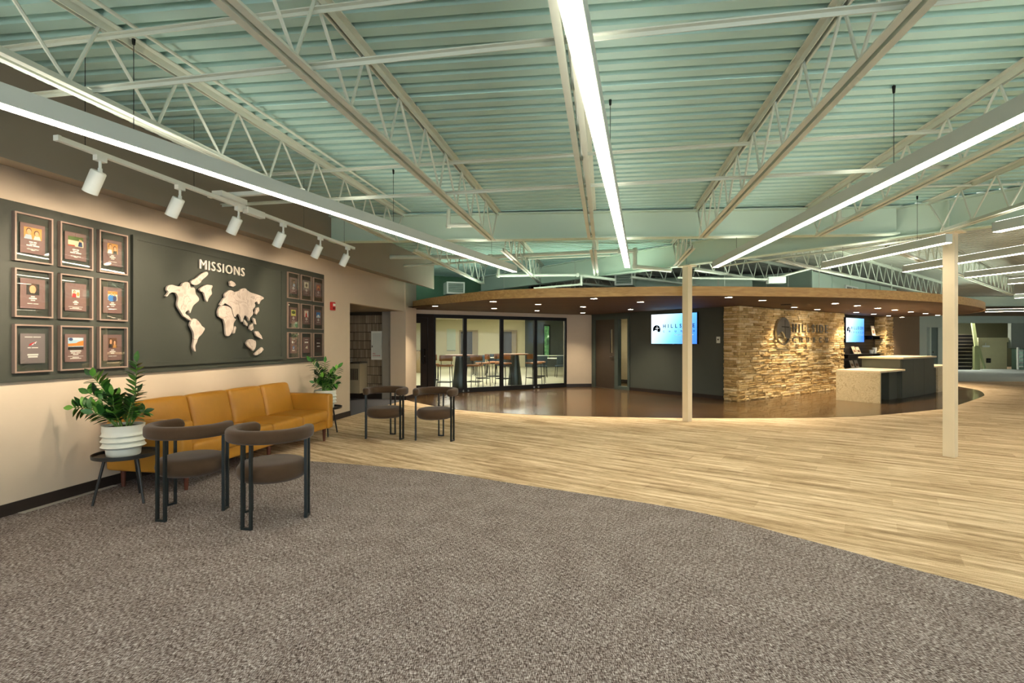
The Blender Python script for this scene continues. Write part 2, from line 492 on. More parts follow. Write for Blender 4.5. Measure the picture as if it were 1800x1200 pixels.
M_UNLIT_TONE = plain('unlit_space_tone', (22,24,22), 0.9, var=0.1)  # near-black colour stands in for the unlit space over the canopy
M_BRONZE = plain('bronze_aluminium', (30,21,14), 0.6, var=0.1, spec=0.2)
M_CHAIRLEG = plain('chair_frame_metal', (36,44,46), 0.35, metal=0.3, var=0.08)
M_VELVET = plain('brown_velvet', (70,52,34), 0.85, var=0.16, scale=14, bump=0.15, bscale=200, spec=0.3)
M_VELVET.node_tree.nodes['Principled BSDF'].inputs['Sheen Weight'].default_value = 0.2
M_LEATHER = plain('tan_leather', (186,132,44), 0.42, var=0.14, scale=5, bump=0.12, bscale=30)
M_WALNUT = plain('walnut_leg', (92,46,28), 0.45, var=0.2, scale=30)
M_POT = plain('white_pottery', (226,230,220), 0.4, var=0.06, scale=12)
M_SOIL = plain('soil', (42,32,24), 0.95, var=0.3, scale=60)
M_LEAF = mat_random('plant_leaf', [(0.2,(20,58,22)),(0.5,(46,104,36)),(0.8,(110,168,66))], 0.35, 0.0, 10, 20, 0.7)
M_STEM = plain('plant_stem', (96,132,62), 0.5, var=0.1)
M_TABLEBLACK = plain('black_table', (34,36,36), 0.4, var=0.08)
M_FRAME = plain('frame_moulding', (146,126,114), 0.4, var=0.06)
M_GLASS = glass('picture_glass', (0.97,0.98,0.97), 0.10)
M_PANE = glass('window_glass', (0.95,0.98,0.96), 0.03, 0.10)
M_CARD = plain('card_mauve', (128,98,94), 0.6, var=0.04)
M_CARDGREY = plain('card_grey', (124,112,112), 0.6, var=0.04)
M_INK = plain('print_white', (236,230,222), 0.6, var=0.02)
M_MAP = mat_marble('whitewashed_plaster', (176,162,150), (198,186,174), (164,150,138), 3.0, 0.7)
M_LETTER = plain('letter_cream', (232,222,208), 0.5, var=0.02)
M_QUARTZ = mat_marble('veined_quartz', (196,182,146), (212,198,162), (178,160,122), 5.0, 0.3)
M_DESK = plain('desk_laminate_grey', (72,77,69), 0.55, var=0.12, scale=3)
M_DESKTOP = plain('desk_top_cream', (226,208,174), 0.35, var=0.05)
M_CHROME = plain('brushed_steel', (150,148,140), 0.32, metal=1.0, var=0.08)
M_BROWNWALL = plain('brown_wall_paint', (128,108,84), 0.75, var=0.04)
M_PALEWALL = plain('pale_wall_paint', (190,204,192), 0.7, var=0.03)
M_RED = plain('alarm_red', (186,28,22), 0.4, var=0.05)
M_TILE = mat_random('glazed_tile', [(0.2,(128,116,98)),(0.8,(164,152,132))], 0.35, 0.0, 10, 4, 0.7)
M_LINE = emit('pendant_diffuser', LINEC, LINE_STRENGTH)
M_ADDED_FILL = emit('added_fill_glow', (0.88,1.0,0.84), 16.0)  # glow of the strip added to brighten the space above the canopy
M_ADDED_UPLIGHT = emit('added_uplight_glow', (1.0,0.92,0.80), ADDED_UPLIGHT)
M_DOWN = emit('downlight_lens', (1.0,0.82,0.6), 30.0)
M_SPOTLENS = emit('spot_lens', (1.0,0.85,0.65), 12.0)
M_CEILPANEL = emit('ceiling_panel_lens', (1.0,0.97,0.9), PANEL_STRENGTH)
M_SCREEN = mat_screen('screen_gradient')
M_ORANGEWOOD = plain('orange_oak', (176,118,64), 0.5, var=0.12, scale=8)
# ------------------------------------------------------------------ floors
floor = struct('floor', MB().box(-10, 34, -4, 34, -0.12, 0.0), M_LIGHTCARPET, label='light beige striped plank carpet across the lobby')
DARK_EDGE = [(-3.8,6.42),(-3.3,6.36),(-2.33,6.156),(-0.95,5.72),(0.0,5.22),(1.47,4.41),(2.1,3.78),(2.54,3.26),(2.87,2.87),(3.4,1.9),(3.7,0.4),(3.8,-1.5),(3.8,-3.5)]
dark_curve = catmull(DARK_EDGE, 6)
dark_poly = dark_curve + [(-5.2,-3.5), W(-3.3,0.0)[:2], W(5.62,0.0)[:2]]
struct('floor_dark_carpet', MB().prism(dark_poly, 0.0005, 0.006), M_DARKCARPET, label='dark brown flecked woven carpet with a curved edge')
WOOD_EDGE = [(-3.1,13.5),(-2.3,12.2),(-1.255,10.97),(-0.2,10.35),(1.03,9.96),(3.23,9.70),(5.12,9.70),(6.25,9.81),(7.31,10.12),(9.36,11.06),(10.14,11.65),(12.2,13.32),(13.0,14.1),(13.87,15.26),(14.4,16.6)]
wood_curve = catmull(WOOD_EDGE, 6)
wood_poly = wood_curve + [(14.5,17.6),(13.0,19.0),(3.2,19.6),(2.7,16.75),(1.75,16.42),(-3.3,13.5)]
struct('floor_wood', MB().prism(wood_poly, 0.0005, 0.005), M_WOODFLOOR, label='dark walnut plank floor under the curved canopy')
struct('floor_glass_room', MB().prism([(-9,13.4),(-3.5,13.45),(1.72,16.38),(2.65,16.75),(4.6,29.6),(-9,29.6)], 0.0005, 0.004),
       plain('pale_tile_floor', (196,190,160), 0.35, var=0.06), label='pale smooth floor of the glazed meeting room')
struct('floor_grey_carpet', MB().prism([(9,19.4),(16,18.6),(32,18.2),(32,27),(9,27)], 0.0005, 0.004),
       plain('cool_grey_carpet', (158,168,164), 0.95, var=0.12, scale=30), label='cool grey carpet in front of the stairs')
struct('floor_alcove', MB().box(9.25, 12.1, 0.0, 2.9, 0.0005, 0.004), plain('blue_grey_carpet', (96,98,106), 0.95, var=0.15, scale=40), W(0,0), WROT,
       label='blue grey carpet in the alcove')

def inside(p, poly):
    c = False; n = len(poly)
    for i in range(n):
        a, b = poly[i], poly[(i+1) % n]
        if (a[1] > p[1]) != (b[1] > p[1]) and p[0] < (b[0]-a[0])*(p[1]-a[1])/(b[1]-a[1])+a[0]: c = not c
    return c
# carpet planks, the ones that show largest; farther ones are left to the floor's material
PL, PW = 1.0, 0.25
plank_me = MB().box(-PL/2+0.0015, PL/2-0.0015, -PW/2+0.0015, PW/2-0.0015, 0.0, 0.0025).mesh('carpet_plank')
plank_me.materials.append(M_LIGHTCARPET)
cand = []
ca, sa = math.cos(PLANK_ANG), math.sin(PLANK_ANG)
for j in range(-60, 90):
    for i in range(-20, 30):
        a = (i + (j % 3)/3.0)*PL; bb = j*PW
        x, y = a*ca-bb*sa, a*sa+bb*ca
        if y < 1.5: continue
        px = 900+900*x/y; py = 600+900*EYE/y
        if not (-60 < px < 1860 and py < 1230): continue
        corners = [(x+(sx*PL/2)*ca-(sy*PW/2)*sa, y+(sx*PL/2)*sa+(sy*PW/2)*ca) for sx in (-1,0,1) for sy in (-1,1)]
        if all(inside(c, dark_poly) for c in corners) or any(inside(c, wood_poly) for c in corners): continue
        if any(c[0]*math.cos(TH)-c[1]*math.sin(TH) < WV+0.06 for c in corners): continue
        cand.append((y*y+x*x*0.3, x, y))
cand.sort()
for _, x, y in cand[:300]:
    put('carpet_plank', plank_me, None, floor, (x, y, 0.0), PLANK_ANG)

# ------------------------------------------------------------------ missions wall and its soffit
wl = struct('wall_left', MB().box(-3.5, 9.24, 0, 0.15, 0, 2.92).box(9.24, 12.1, 0, 0.15, 2.2, 2.92), M_WALL, W(0,0), WROT, 'greige painted wall behind the sofa')
struct('baseboard_left', MB().box(-3.5, 9.24, -0.012, 0, 0.006, 0.105).box(9.24,9.252,-0.012,0.15,0.0,0.105), M_BASE, W(0,0), WROT, 'dark vinyl base along the missions wall')
bk = MB()
prof = [(0.0,2.905),(1.02,2.65),(1.02,3.34),(-0.15,3.34),(-0.15,2.905)]
n = len(prof)
bk.add([(-3.5,-d,z) for d,z in prof]+[(11.26,-d,z) for d,z in prof], [list(range(n)),[n+i for i in range(n)][::-1]]+[(i,n+i,n+(i+1)%n,(i+1)%n) for i in range(n)])
struct('trim_1', bk, M_BULK, W(0,0), WROT, 'taupe bulkhead with sloping underside above the missions wall')
struct('trim_2', MB().box(3.5, 4.35, -0.075, -0.014, 0.0062, 0.009), plain('pale_edge_strip', (190,186,176), 0.6), W(0,0), WROT, 'pale strip of floor edge beside the baseboard')
# alcove with stacked tile
wt = struct('wall_alcove', MB().box(12.16, 12.32, 0.3, 3.0, 0, 2.9),
            plain('tile_grout', (62,54,44), 0.9), W(0,0), WROT, 'tiled end wall of the alcove')
struct('wall_alcove_near', MB().box(9.1, 9.24, 0.15, 3.0, 0, 2.9), M_WALL, W(0,0), WROT, 'near side wall of the alcove')
struct('wall_alcove_end', MB().box(9.1,12.3,3.0,3.15,0,2.9), M_WALL, W(0,0), WROT, 'far end of the alcove')
tile_me = MB().box(-0.0185,0.0185,-0.014,0,-0.101,0.101).mesh('tile'); tile_me.materials.append(M_TILE)
for r in range(10):
    for c in range(22):
        yy = 0.64 + 0.049*c; zz = 0.27+0.218*r
        if zz > 2.2: continue
        put('tile', tile_me, None, wt, (12.16, yy, zz), math.pi/2 + math.pi)
struct('ceiling_alcove', MB().box(9.24, 12.3, 0.15, 3.0, 2.2, 2.26), M_BULK, W(0,0), WROT, 'flat ceiling of the alcove')
struct('baseboard_alcove', MB().box(12.1, 12.16, 0.6, 3.0, 0, 0.14), M_BASE, W(0,0), WROT, 'dark base of the tiled alcove wall')
struct('wall_pier', MB().box(11.98, 12.7, -0.04, 0.36, 0, 2.93), M_WALL, W(0,0), WROT, 'narrow greige wall pier between alcove and glass wall')
struct('wall_alcove_return', MB().box(12.06, 12.4, 0.36, 0.62, 0, 2.2), plain('grey_return_paint', (150,146,136), 0.7), W(0,0), WROT, 'grey strip of wall beside the tiles')
struct('baseboard_pier', MB().box(11.968, 11.98, -0.052, 0.36, 0, 0.1).box(11.968, 12.7, -0.052, -0.04, 0, 0.1), M_BASE, W(0,0), WROT, 'dark base of the narrow wall pier')

# ------------------------------------------------------------------ glass wall and the room behind
G0 = (-3.3, 13.42, 0); GA = math.radians(29.8)
struct('wall_glass_header', MB().box(-0.6, 6.0, -0.02, 0.1, 2.2, 2.315), M_WALL, G0, GA, 'beige header band above the glass wall')
struct('wall_back_upper', MB().box(-2.6, 4.4, 0.02, 0.12, 2.315, 3.34), M_UPPERWALL_TINTED, G0, GA, 'upper wall above the canopy with green light put into its colour')
gw = tag(thing('window_1', 'black framed glass wall with four tall panes', None, G0, GA), kind='structure')
S = [1.32, 2.26, 3.45, 4.63, 5.79]
for i in range(4):
    f = MB(); x0, x1 = S[i], S[i+1]
    f.box(x0, x0+0.05, -0.03, 0.05, 0.0, 2.2).box(x1-0.05, x1, -0.03, 0.05, 0.0, 2.2)
    f.box(x0+0.05, x1-0.05, -0.03, 0.05, 2.10, 2.2).box(x0+0.05, x1-0.05, -0.03, 0.05, 0.0, 0.13)
    part('window_frame', f, M_BLACK, gw)
    part('pane', MB().box(x0+0.05, x1-0.05, 0.004, 0.016, 0.13, 2.10), M_PANE, gw)
for x in (2.18, 2.34, 4.55, 4.71):
    part('door_stop', MB().lathe([(0.0,0.03),(0.03,0.03),(0.03,0.08),(0.0,0.08)], 10, (x, -0.05)), M_CHROME, gw)
gd = tag(thing('door_1', 'dark bronze glazed door beside the glass wall', None, G0, GA), kind='structure')
part('door_frame', MB().box(-0.05,0.06,-0.04,0.06,0,2.2).box(1.14,1.31,-0.04,0.06,0,2.2).box(0.06,1.14,-0.04,0.06,2.1,2.2), M_BRONZE, gd)
part('door_leaf', MB().box(0.06,0.18,-0.02,0.03,0.01,2.1).box(0.95,1.13,-0.02,0.03,0.01,2.1).box(0.18,0.95,-0.02,0.03,1.95,2.1).box(0.18,0.95,-0.02,0.03,0.01,0.26), M_BRONZE, gd)
part('pane', MB().box(0.18,0.95,0.0,0.012,0.26,1.95), M_PANE, gd)
h = part('handle', MB().tube([(0.99,-0.02,0.86),(0.99,-0.07,0.9),(0.99,-0.07,1.2),(0.99,-0.02,1.24)],0.014,8), M_BLACK, gd)
part('handle', MB().tube([(1.06,-0.02,0.86),(1.06,-0.08,0.9),(1.06,-0.08,1.2),(1.06,-0.02,1.24)],0.014,8), M_BRONZE, gd)
part('lock', MB().lathe([(0,0),(0.02,0),(0.02,0.02),(0,0.02)],10), M_CHROME, gd, (1.06,-0.02,1.05), rot=(math.pi/2,0,0))
M_ROOM = plain('room_wall_cream', (206,196,160), 0.75, var=0.03)
rm = struct('wall_room_back', MB().box(-9, 4.6, 29.5, 29.65, 0, 2.75), M_ROOM, label='cream back wall of the glazed room')
struct('wall_room_left', MB().box(-9.15,-9,13.2,29.65,0,2.75), M_ROOM, label='cream side wall of the glazed room beyond the door')
struct('wall_room_side', MB().prism([(2.62,16.7),(2.72,16.7),(4.7,29.5),(4.6,29.5)], 0, 3.3), M_ROOM, label='side wall of the glazed room')
struct('wall_room_front', MB().prism([(-9,13.3),(-3.36,13.3),(-3.36,13.45),(-9,13.45)], 0, 2.75), M_ROOM, label='front wall of the glazed room beside the pier')
struct('wall_room_dark', MB().box(0.75, 4.5, 29.2, 29.48, 0, 2.7), M_GREYWALL, label='dark green accent wall in the glazed room')
struct('ceiling_glass_room', MB().prism([(-9,13.5),(-3.3,13.55),(1.72,16.45),(2.65,16.75),(4.6,29.6),(-9,29.6)], 2.72, 2.8), plain('room_ceiling', (214,212,190), 0.8), label='pale ceiling of the glazed room')
# beige return and charcoal wall with the door
struct('wall_beige_return', MB().prism([(1.70,16.29),(2.56,16.44),(2.6,16.7),(1.66,16.5)], 0, 2.315), M_WALL, label='beige wall return between glass and grey wall')
struct('baseboard_return', MB().prism([(1.72,16.27),(2.55,16.415),(2.55,16.44),(1.70,16.29)], 0, 0.1), M_BASE, label='dark base of the beige return')
A = (2.55, 16.4, 0); AA = math.atan2(-3.8, 2.81); AL = 4.726
struct('wall_grey', MB().box(0,0.19,0,0.12,0,2.32).box(1.55,AL+0.1,0,0.12,0,2.32).box(0.19,1.55,0,0.12,2.15,2.32), M_GREYWALL, A, AA, 'charcoal green wall holding the television')
struct('baseboard_grey', MB().box(1.55,AL-0.02,-0.012,0,0.0,0.1), M_BASE, A, AA, 'dark base of the charcoal wall')
d2 = tag(thing('door_2', 'dark brown door with a narrow window and glass sidelight', None, A, AA), kind='structure')
M_DOORFR = plain('door_frame_green', (70,82,76), 0.5)
part('door_frame', MB().box(0.10,0.19,-0.03,0.12,0,2.22).box(0.99,1.13,-0.03,0.12,0,2.15).box(1.5,1.57,-0.03,0.12,0,2.22).box(0.19,1.5,-0.03,0.12,2.13,2.22).box(1.13,1.5,-0.03,0.12,0,0.1), M_DOORFR, d2)
part('door_leaf', MB().box(0.19,0.80,0.0,0.045,0.01,2.13).box(0.88,0.99,0.0,0.045,0.01,2.13).box(0.80,0.88,0,0.045,0.01,1.1).box(0.80,0.88,0,0.045,1.82,2.13), plain('door_brown', (66,56,46), 0.5, var=0.1), d2)
part('pane', MB().box(0.80,0.88,0.015,0.025,1.1,1.82), M_PANE, d2)
part('pane', MB().box(1.13,1.5,0.03,0.042,0.1,2.13), M_PANE, d2)
part('handle', MB().tube([(0.94,0.0,0.98),(0.94,-0.05,0.98),(0.82,-0.06,0.98)],0.012,8), M_CHROME, d2)
part('threshold', MB().box(0.19,0.99,-0.02,0.06,0.0,0.012), M_CHROME, d2)
nx, ny = math.cos(AA+math.pi/2), math.sin(AA+math.pi/2)
struct('wall_office', MB().box(-2.6, 3.3, 2.2, 2.32, 0, 2.31), plain('office_wall', (200,178,140), 0.75), A, AA, 'warm office wall seen through the sidelight')
struct('baseboard_office', MB().box(-2.6, 3.3, 2.17, 2.2, 0.0, 0.1), M_BASE, A, AA, 'dark base in the office')

# ------------------------------------------------------------------ stone wall, slat recess, stone pier
S0 = (5.457, 12.31, 0); SA = math.atan2(0.579, 0.815)
CZ = 2.31                                       # underside of the canopy
sw = struct('wall_stone', MB().box(0.03, 5.74, 0.04, 0.40, 0, CZ), M_STONEBACK, S0, SA, 'ledge stone feature wall with metal lettering')
sp = struct('wall_stone_pier', MB().box(9.08, 9.64, 0.04, 0.36, 0, CZ), M_STONEBACK, S0, SA, 'narrow ledge stone pier beside the shelves')
variants = []
for k in range(6):
    r = random.Random(k); b = MB().box(0,1,0,1,0,1)
    b.v = [(x, y + (r.uniform(-0.25,0.25) if y == 0 else 0), z) for x, y, z in b.v]
    # split the front into a chipped face
    b.add([(0.5, -0.18-r.uniform(0,0.2), 0.5)], [])
    b.f = [f for f in b.f if set(f) != {0,1,5,4}]; b.m = [0]*len(b.f)
    for e in ((0,1),(1,5),(5,4),(4,0)): b.f.append([e[0], e[1], 8]); b.m.append(0)
    me = b.mesh('stone'); me.materials.append(M_STONE); variants.append(me)
rs = random.Random(5)
def course(length, z, hh, lo=0.14, hi=0.46):
    out = []; x = -rs.uniform(0, 0.12)
    while x < length:
        w = rs.uniform(lo, hi); a, b = max(0, x), min(length, x+w)
        if length-b < 0.07: b = length
        if b-a > 0.02: out.append((a, b, z, hh, rs.uniform(0.0, 0.035)))
        x += w
        if b == length: break
    return out
rows = []; z = 0.004
while z < CZ-0.03:
    hh = rs.choice([0.045,0.055,0.065,0.075]); hh = min(hh, CZ-z); rows.append((z, hh)); z += hh
def lay(owner, segs, place, limit):
    segs = list(segs); big = MB()
    for i, (a, b, zz, hh, pr) in enumerate(segs):
        loc, rz = place(a, pr, zz)
        if i < limit:
            o = put('stone', rs.choice(variants), None, owner, loc, rz)
            o.scale = (b-a-0.006, 0.05+pr, hh-0.005)
        else:
            c, s_ = math.cos(rz), math.sin(rz); w, dp, h2 = b-a-0.006, 0.05+pr, hh-0.005
            vs = []
            for (x, y, t) in [(0,0,0),(w,0,0),(w,dp,0),(0,dp,0),(0,0,h2),(w,0,h2),(w,dp,h2),(0,dp,h2),(w/2,-0.014,h2/2)]:
                vs.append((loc[0]+x*c-y*s_, loc[1]+x*s_+y*c, loc[2]+t))
            big.add(vs, [(0,3,2,1),(4,5,6,7),(1,2,6,5),(2,3,7,6),(3,0,4,7),(0,1,8),(1,5,8),(5,4,8),(4,0,8)])
    if big.f:
        o = part('stone_courses', big, M_STONE, owner); o['kind'] = 'stuff'
front = sorted([s for (z, hh) in rows for s in course(5.76, z, hh)], key=lambda s: s[0])
side = [s for (z, hh) in rows for s in course(0.36, z, hh, 0.2, 0.4)]
# the visible side face first, then the front from its near end
for (a, b, zz, hh, pr) in side:
    o = put('stone', rs.choice(variants), None, sw, (0.03-0.02-pr*0.6, 0.40-a, zz), -math.pi/2)
    o.scale = (b-a-0.006, 0.05+pr*0.6, hh-0.005)
lay(sw, front, lambda a, pr, zz: ((a+0.003, 0.02-pr, zz), 0.0), 300-len(side))
for (z, hh) in rows:
    for (a, b, zz, h2, pr) in course(0.61, z, hh, 0.2, 0.45):
        o = put('stone', rs.choice(variants), None, sp, (9.05+a+0.003, 0.02-pr, zz), 0); o.scale = (b-a-0.006, 0.05+pr, h2-0.005)
    for (a, b, zz, h2, pr) in course(0.33, z, hh, 0.15, 0.3):
        o = put('stone', rs.choice(variants), None, sp, (9.08-0.03-pr*0.5, 0.36-a, zz), -math.pi/2); o.scale = (b-a-0.006, 0.05+pr*0.5, h2-0.005)
slw = struct('wall_slat', MB().box(5.7, 9.1, 0.36, 0.44, 0, CZ), M_BLACK, S0, SA, 'black slatted wall between the stone pieces')
slat_me = MB().box(0, 3.33, -0.018, 0, 0.006, 0.094).mesh('slat'); slat_me.materials.append(plain('slat_charcoal', (46,42,38), 0.45, var=0.15))
for k in range(23): put('slat', slat_me, None, slw, (5.74, 0.36, 0.1*k+0.005))
struct('wall_brown', MB().prism([(13.3,18.35),(16.0,20.1),(15.95,20.25),(13.2,18.5)], 0, 3.3), M_BROWNWALL, label='brown painted wall behind the tall desk')

# ------------------------------------------------------------------ canopy
FASCIA = [(-3.0,14.1),(-2.2,12.55),(-1.4,11.45),(-0.463,10.45),(0.5,10.0),(1.53,9.82),(2.756,9.62),(3.9,9.60),(5.94,9.86),(7.4,10.28),(9.2,11.1),(10.4,11.85),(12.0,13.1),(13.2,14.35),(13.9,15.5),(14.1,16.4),(13.9,17.4)]
fc = catmull(FASCIA, 6)
can = tag(thing('ceiling_canopy', 'curved wooden canopy with downlights over the reception', None), kind='structure')
back = [(13.6,18.3),(12.9,18.9),(9.0,18.9),(3.2,19.5),(2.64,16.55),(1.78,16.33),(-3.25,13.48)]
part('soffit', MB().prism(fc + back, CZ, CZ+0.14), M_SOFFIT_SHADED, can)
fa = MB(); N = len(fc); outp = []
for i, p in enumerate(fc):
    a = fc[max(0, i-1)]; b = fc[min(N-1, i+1)]; t = Vector((b[0]-a[0], b[1]-a[1])).normalized()
    outp.append((p[0]+t.y*0.03, p[1]-t.x*0.03))
vs = [(p[0],p[1],CZ-0.006) for p in outp]+[(p[0],p[1],CZ+0.17) for p in outp]+[(p[0],p[1],CZ-0.006) for p in fc]+[(p[0],p[1],CZ+0.17) for p in fc]
fs = []
for i in range(N-1):
    fs += [(i,i+1,N+i+1,N+i),(2*N+i+1,2*N+i,3*N+i,3*N+i+1),(N+i,N+i+1,3*N+i+1,3*N+i),(2*N+i,2*N+i+1,i+1,i)]
fs += [(0,N,3*N,2*N),(N-1,2*N+N-1,4*N-1,2*N-1)]
part('fascia', fa.add(vs, fs), M_FASCIA, can, smooth=True)
part('air_vent', MB().lathe([(0.0,CZ-0.012),(0.11,CZ-0.012),(0.11,CZ),(0.0,CZ)], 20), M_BLACK, can, (6.37,11.9,0))
cv = [(p[0], p[1]) for p in fc[9:-8]]; cm_ = MB()
inn = []
for i in range(len(cv)):
    q, r_ = cv[max(0,i-1)], cv[min(len(cv)-1,i+1)]; t_ = Vector((r_[0]-q[0], r_[1]-q[1])).normalized(); inn.append((Vector((-t_.y, t_.x)), cv[i]))
vs = []
for nrm, p in inn:
    for off, zz in ((0.10,CZ+0.141),(0.16,CZ+0.141),(0.16,CZ+0.155),(0.10,CZ+0.155)): vs.append((p[0]+nrm.x*off, p[1]+nrm.y*off, zz))
fs = []
for i in range(len(inn)-1):
    for j in range(4): fs.append((4*i+j, 4*i+(j+1)%4, 4*i+4+(j+1)%4, 4*i+4+j))
part('added_fill_strip', cm_.add(vs, fs), M_ADDED_FILL, can)  # hidden strip added on the canopy top for fill light
for hx, hy in ((-0.2,12.6),(1.4,11.4),(4.4,10.6),(6.6,11.0),(8.9,12.0),(11.4,13.6)):
    part('hanger_rod', MB().tube([(hx,hy,CZ+0.14),(hx,hy,3.28)],0.006,6), M_STEEL, can)

# ------------------------------------------------------------------ steel: columns, beams
P1 = Vector((3.19, 9.32)); BD = Vector((2.34,-2.86)).normalized(); BN = Vector((-BD.y, BD.x))     # beam over the columns; BN points away from the camera
def column(x, y, label):
    c = tag(thing('column', label, 'column', (x,y,0), math.radians(33), 'steel columns under the diagonal beam'), kind='structure')
    part('shaft', MB().box(-0.06,0.06,-0.06,0.06,0.0,2.81), M_COLUMN, c)
    part('cap_plate', MB().box(-0.1,0.1,-0.13,0.13,2.81,2.83), M_COLUMN, c)
column(3.19, 9.32, 'pale square steel column in front of the television')
column(5.53, 6.46, 'pale square steel column nearest the camera, hiding the desk end')
def ibeam(name, p0, p1, z0, z1, bf, label, stiff=()):
    p0 = Vector(p0); p1 = Vector(p1); L = (p1-p0).length; ang = math.atan2(p1.y-p0.y, p1.x-p0.x)
    b = tag(thing(name, label, 'beam', (p0.x,p0.y,0), ang), kind='structure')
    part('bottom_flange', MB().lbox(0,L,-bf/2,bf/2,z0,z0+0.018), M_BEAM, b)
    part('top_flange', MB().lbox(0,L,-bf/2,bf/2,z1-0.018,z1), M_BEAM, b)
    part('web', MB().lbox(0,L,-0.006,0.006,z0+0.018,z1-0.018), M_BEAM, b)
    for s_ in stiff:
        part('stiffener', MB().box(s_-0.008,s_+0.008,-bf/2+0.01,bf/2-0.01,z0+0.018,z1-0.018), M_BEAM, b)
    return b
q0 = P1 - BD*6.4; q1 = P1 + BD*9.0
ibeam('steel_beam', q0, q1, 2.83, 3.24, 0.17, 'deep steel beam resting on the two columns', (6.4, 6.4+3.69, 6.4+5.4))
b1y = lambda x: 7.0-0.068*(x-2.53)
ibeam('steel_beam', (-3.1, b1y(-3.1)), (5.12, b1y(5.12)), 2.87, 3.24, 0.16, 'pale green cross beam spanning from the taupe bulkhead')
ibeam('steel_beam', (9.5, 21.5), (30, 19.2), 2.85, 3.24, 0.17, 'far steel beam beyond the canopy near the stairs')

# ------------------------------------------------------------------ roof deck of fluted sheets
DZ = 3.26
FA = math.radians(-6.8)
def meet(n1, c1, n2, c2):
    d = n1[0]*n2[1]-n1[1]*n2[0]
    return Vector(((c1*n2[1]-c2*n1[1])/d, (n1[0]*c2-n2[0]*c1)/d))
PITCH = 0.14
FL = [(0.0,0.0),(0.080,0.0),(0.090,0.055),(0.130,0.055),(0.14,0.0)]
def deck(owner, ang, y0, y1, left, right, mat):
    """left/right = (normal, constant) of the lines that end the sheets, or a fixed local x"""
    ex = Vector((math.cos(ang), math.sin(ang))); ey = Vector((-ex.y, ex.x)); y = y0; k = 0
    while y < y1:
        m = MB(); rowsv = []
        for f in range(6):
            for (dy, dz) in FL[:-1] if f < 5 else FL:
                yy = y+f*PITCH+dy
                xs = []
                for lim in (left, right):
                    if isinstance(lim, (int, float)): xs.append(lim)
                    else:
                        q = meet(ey, yy, lim[0], lim[1])
                        if lim is left and q.x*math.sin(TH)+q.y*math.cos(TH) > 11.2: q = meet(ey, yy, lim[0], lim[1]-1.6)
                        xs.append(q.dot(ex))
                if xs[1] <= xs[0]+0.02: xs[1] = xs[0]+0.02
                rowsv.append((xs[0], xs[1], yy, DZ+dz + (0.0 if k % 2 else 0.001)))
        o = 0
        ns = max(1, int(max(r[1]-r[0] for r in rowsv)/1.0))
        for (xa, xb, yy, zz) in rowsv:
            m.v += [(xa+(xb-xa)*q_/ns,yy,zz) for q_ in range(ns+1)]
        for i in range(len(rowsv)-1):
            for q_ in range(ns):
                a_ = i*(ns+1)+q_
                m.f.append([a_, a_+1, a_+ns+2, a_+ns+1]); m.m.append(0)
        me = bpy.data.meshes.new('deck_sheet'); me.from_pydata(m.v, [], m.f); me.materials.append(mat)
        put('deck_sheet', me, None, owner, (0,0,0), ang)
        y += 6*PITCH; k += 1
ceil = tag(thing('ceiling', 'pale fluted metal roof deck over the lobby, daylight tint put into its colour', None), kind='structure')
vn = (math.cos(TH), -math.sin(TH))
deck(ceil, FA, -2.2, 14.6, (vn, WV+0.99), (tuple(BN), BN.dot(P1)), M_DECK)
ceilb = tag(thing('ceiling_reception', 'fluted metal roof deck beyond the diagonal beam', None), kind='structure')
AB = math.atan2(BD.y, BD.x)
ys = BN.dot(P1)
deck(ceilb, AB, ys, ys+31.0, -14.0, 22.0, plain('roof_deck_grey', (176,178,164), 0.6, var=0.04, scale=1.5))

# ------------------------------------------------------------------ bar joists
ZT, ZB = 3.26, 2.79
PAN = 0.55
def web_mesh(dx):
    L = math.hypot(dx, ZT-ZB-0.06)
    return MB().tube([(0,0,ZB+0.03),(dx,0,ZT-0.03)], 0.010, 6).mesh('web_rod')
web_up = web_mesh(PAN*0.32); web_dn = web_mesh(-PAN*0.68)
for w in (web_up, web_dn): w.materials.append(M_STEEL)
def joist(p0, p1, label, group, rods=True):
    p0 = Vector(p0[:2]); p1 = Vector(p1[:2]); L = (p1-p0).length; ang = math.atan2(p1.y-p0.y, p1.x-p0.x)
    j = thing('roof_joist', label, 'joist', (p0.x,p0.y,0), ang, group)
    t = MB().lbox(0,L,-0.055,-0.012,ZT-0.008,ZT).lbox(0,L,0.012,0.055,ZT-0.008,ZT).lbox(0,L,-0.018,-0.012,ZT-0.05,ZT-0.008).lbox(0,L,0.012,0.018,ZT-0.05,ZT-0.008)
    part('top_chord', t, M_STEEL, j)
    e = 0.35
    t = MB().lbox(e,L-e,-0.05,-0.012,ZB,ZB+0.007).lbox(e,L-e,0.012,0.05,ZB,ZB+0.007).lbox(e,L-e,-0.018,-0.012,ZB+0.007,ZB+0.045).lbox(e,L-e,0.012,0.018,ZB+0.007,ZB+0.045)
    part('bottom_chord', t, M_STEEL, j)
    x = e+0.1
    while x < L-e-0.3:
        put('web_rod', web_up, None, j, (x,0,0)); put('web_rod', web_dn, None, j, (x+PAN,0,0)); x += PAN
    part('end_rod', MB().tube([(L-0.05,0,ZT-0.03),(L-e-0.02,0,ZB+0.03)],0.011,6), M_STEEL, j)
    return j
def u_beam1(v):          # where a joist line meets the cross beam
    lo, hi = 3.0, 12.0
    for _ in range(40):
        m = (lo+hi)/2; p = uv(m, v)
        if p[1] < b1y(p[0]): lo = m
        else: hi = m
    return lo
def u_beam2(v):
    lo, hi = -5.0, 20.0
    for _ in range(40):
        m = (lo+hi)/2; p = Vector(uv(m, v)[:2])
        if (p-P1).dot(BN) < 0: lo = m
        else: hi = m
    return lo
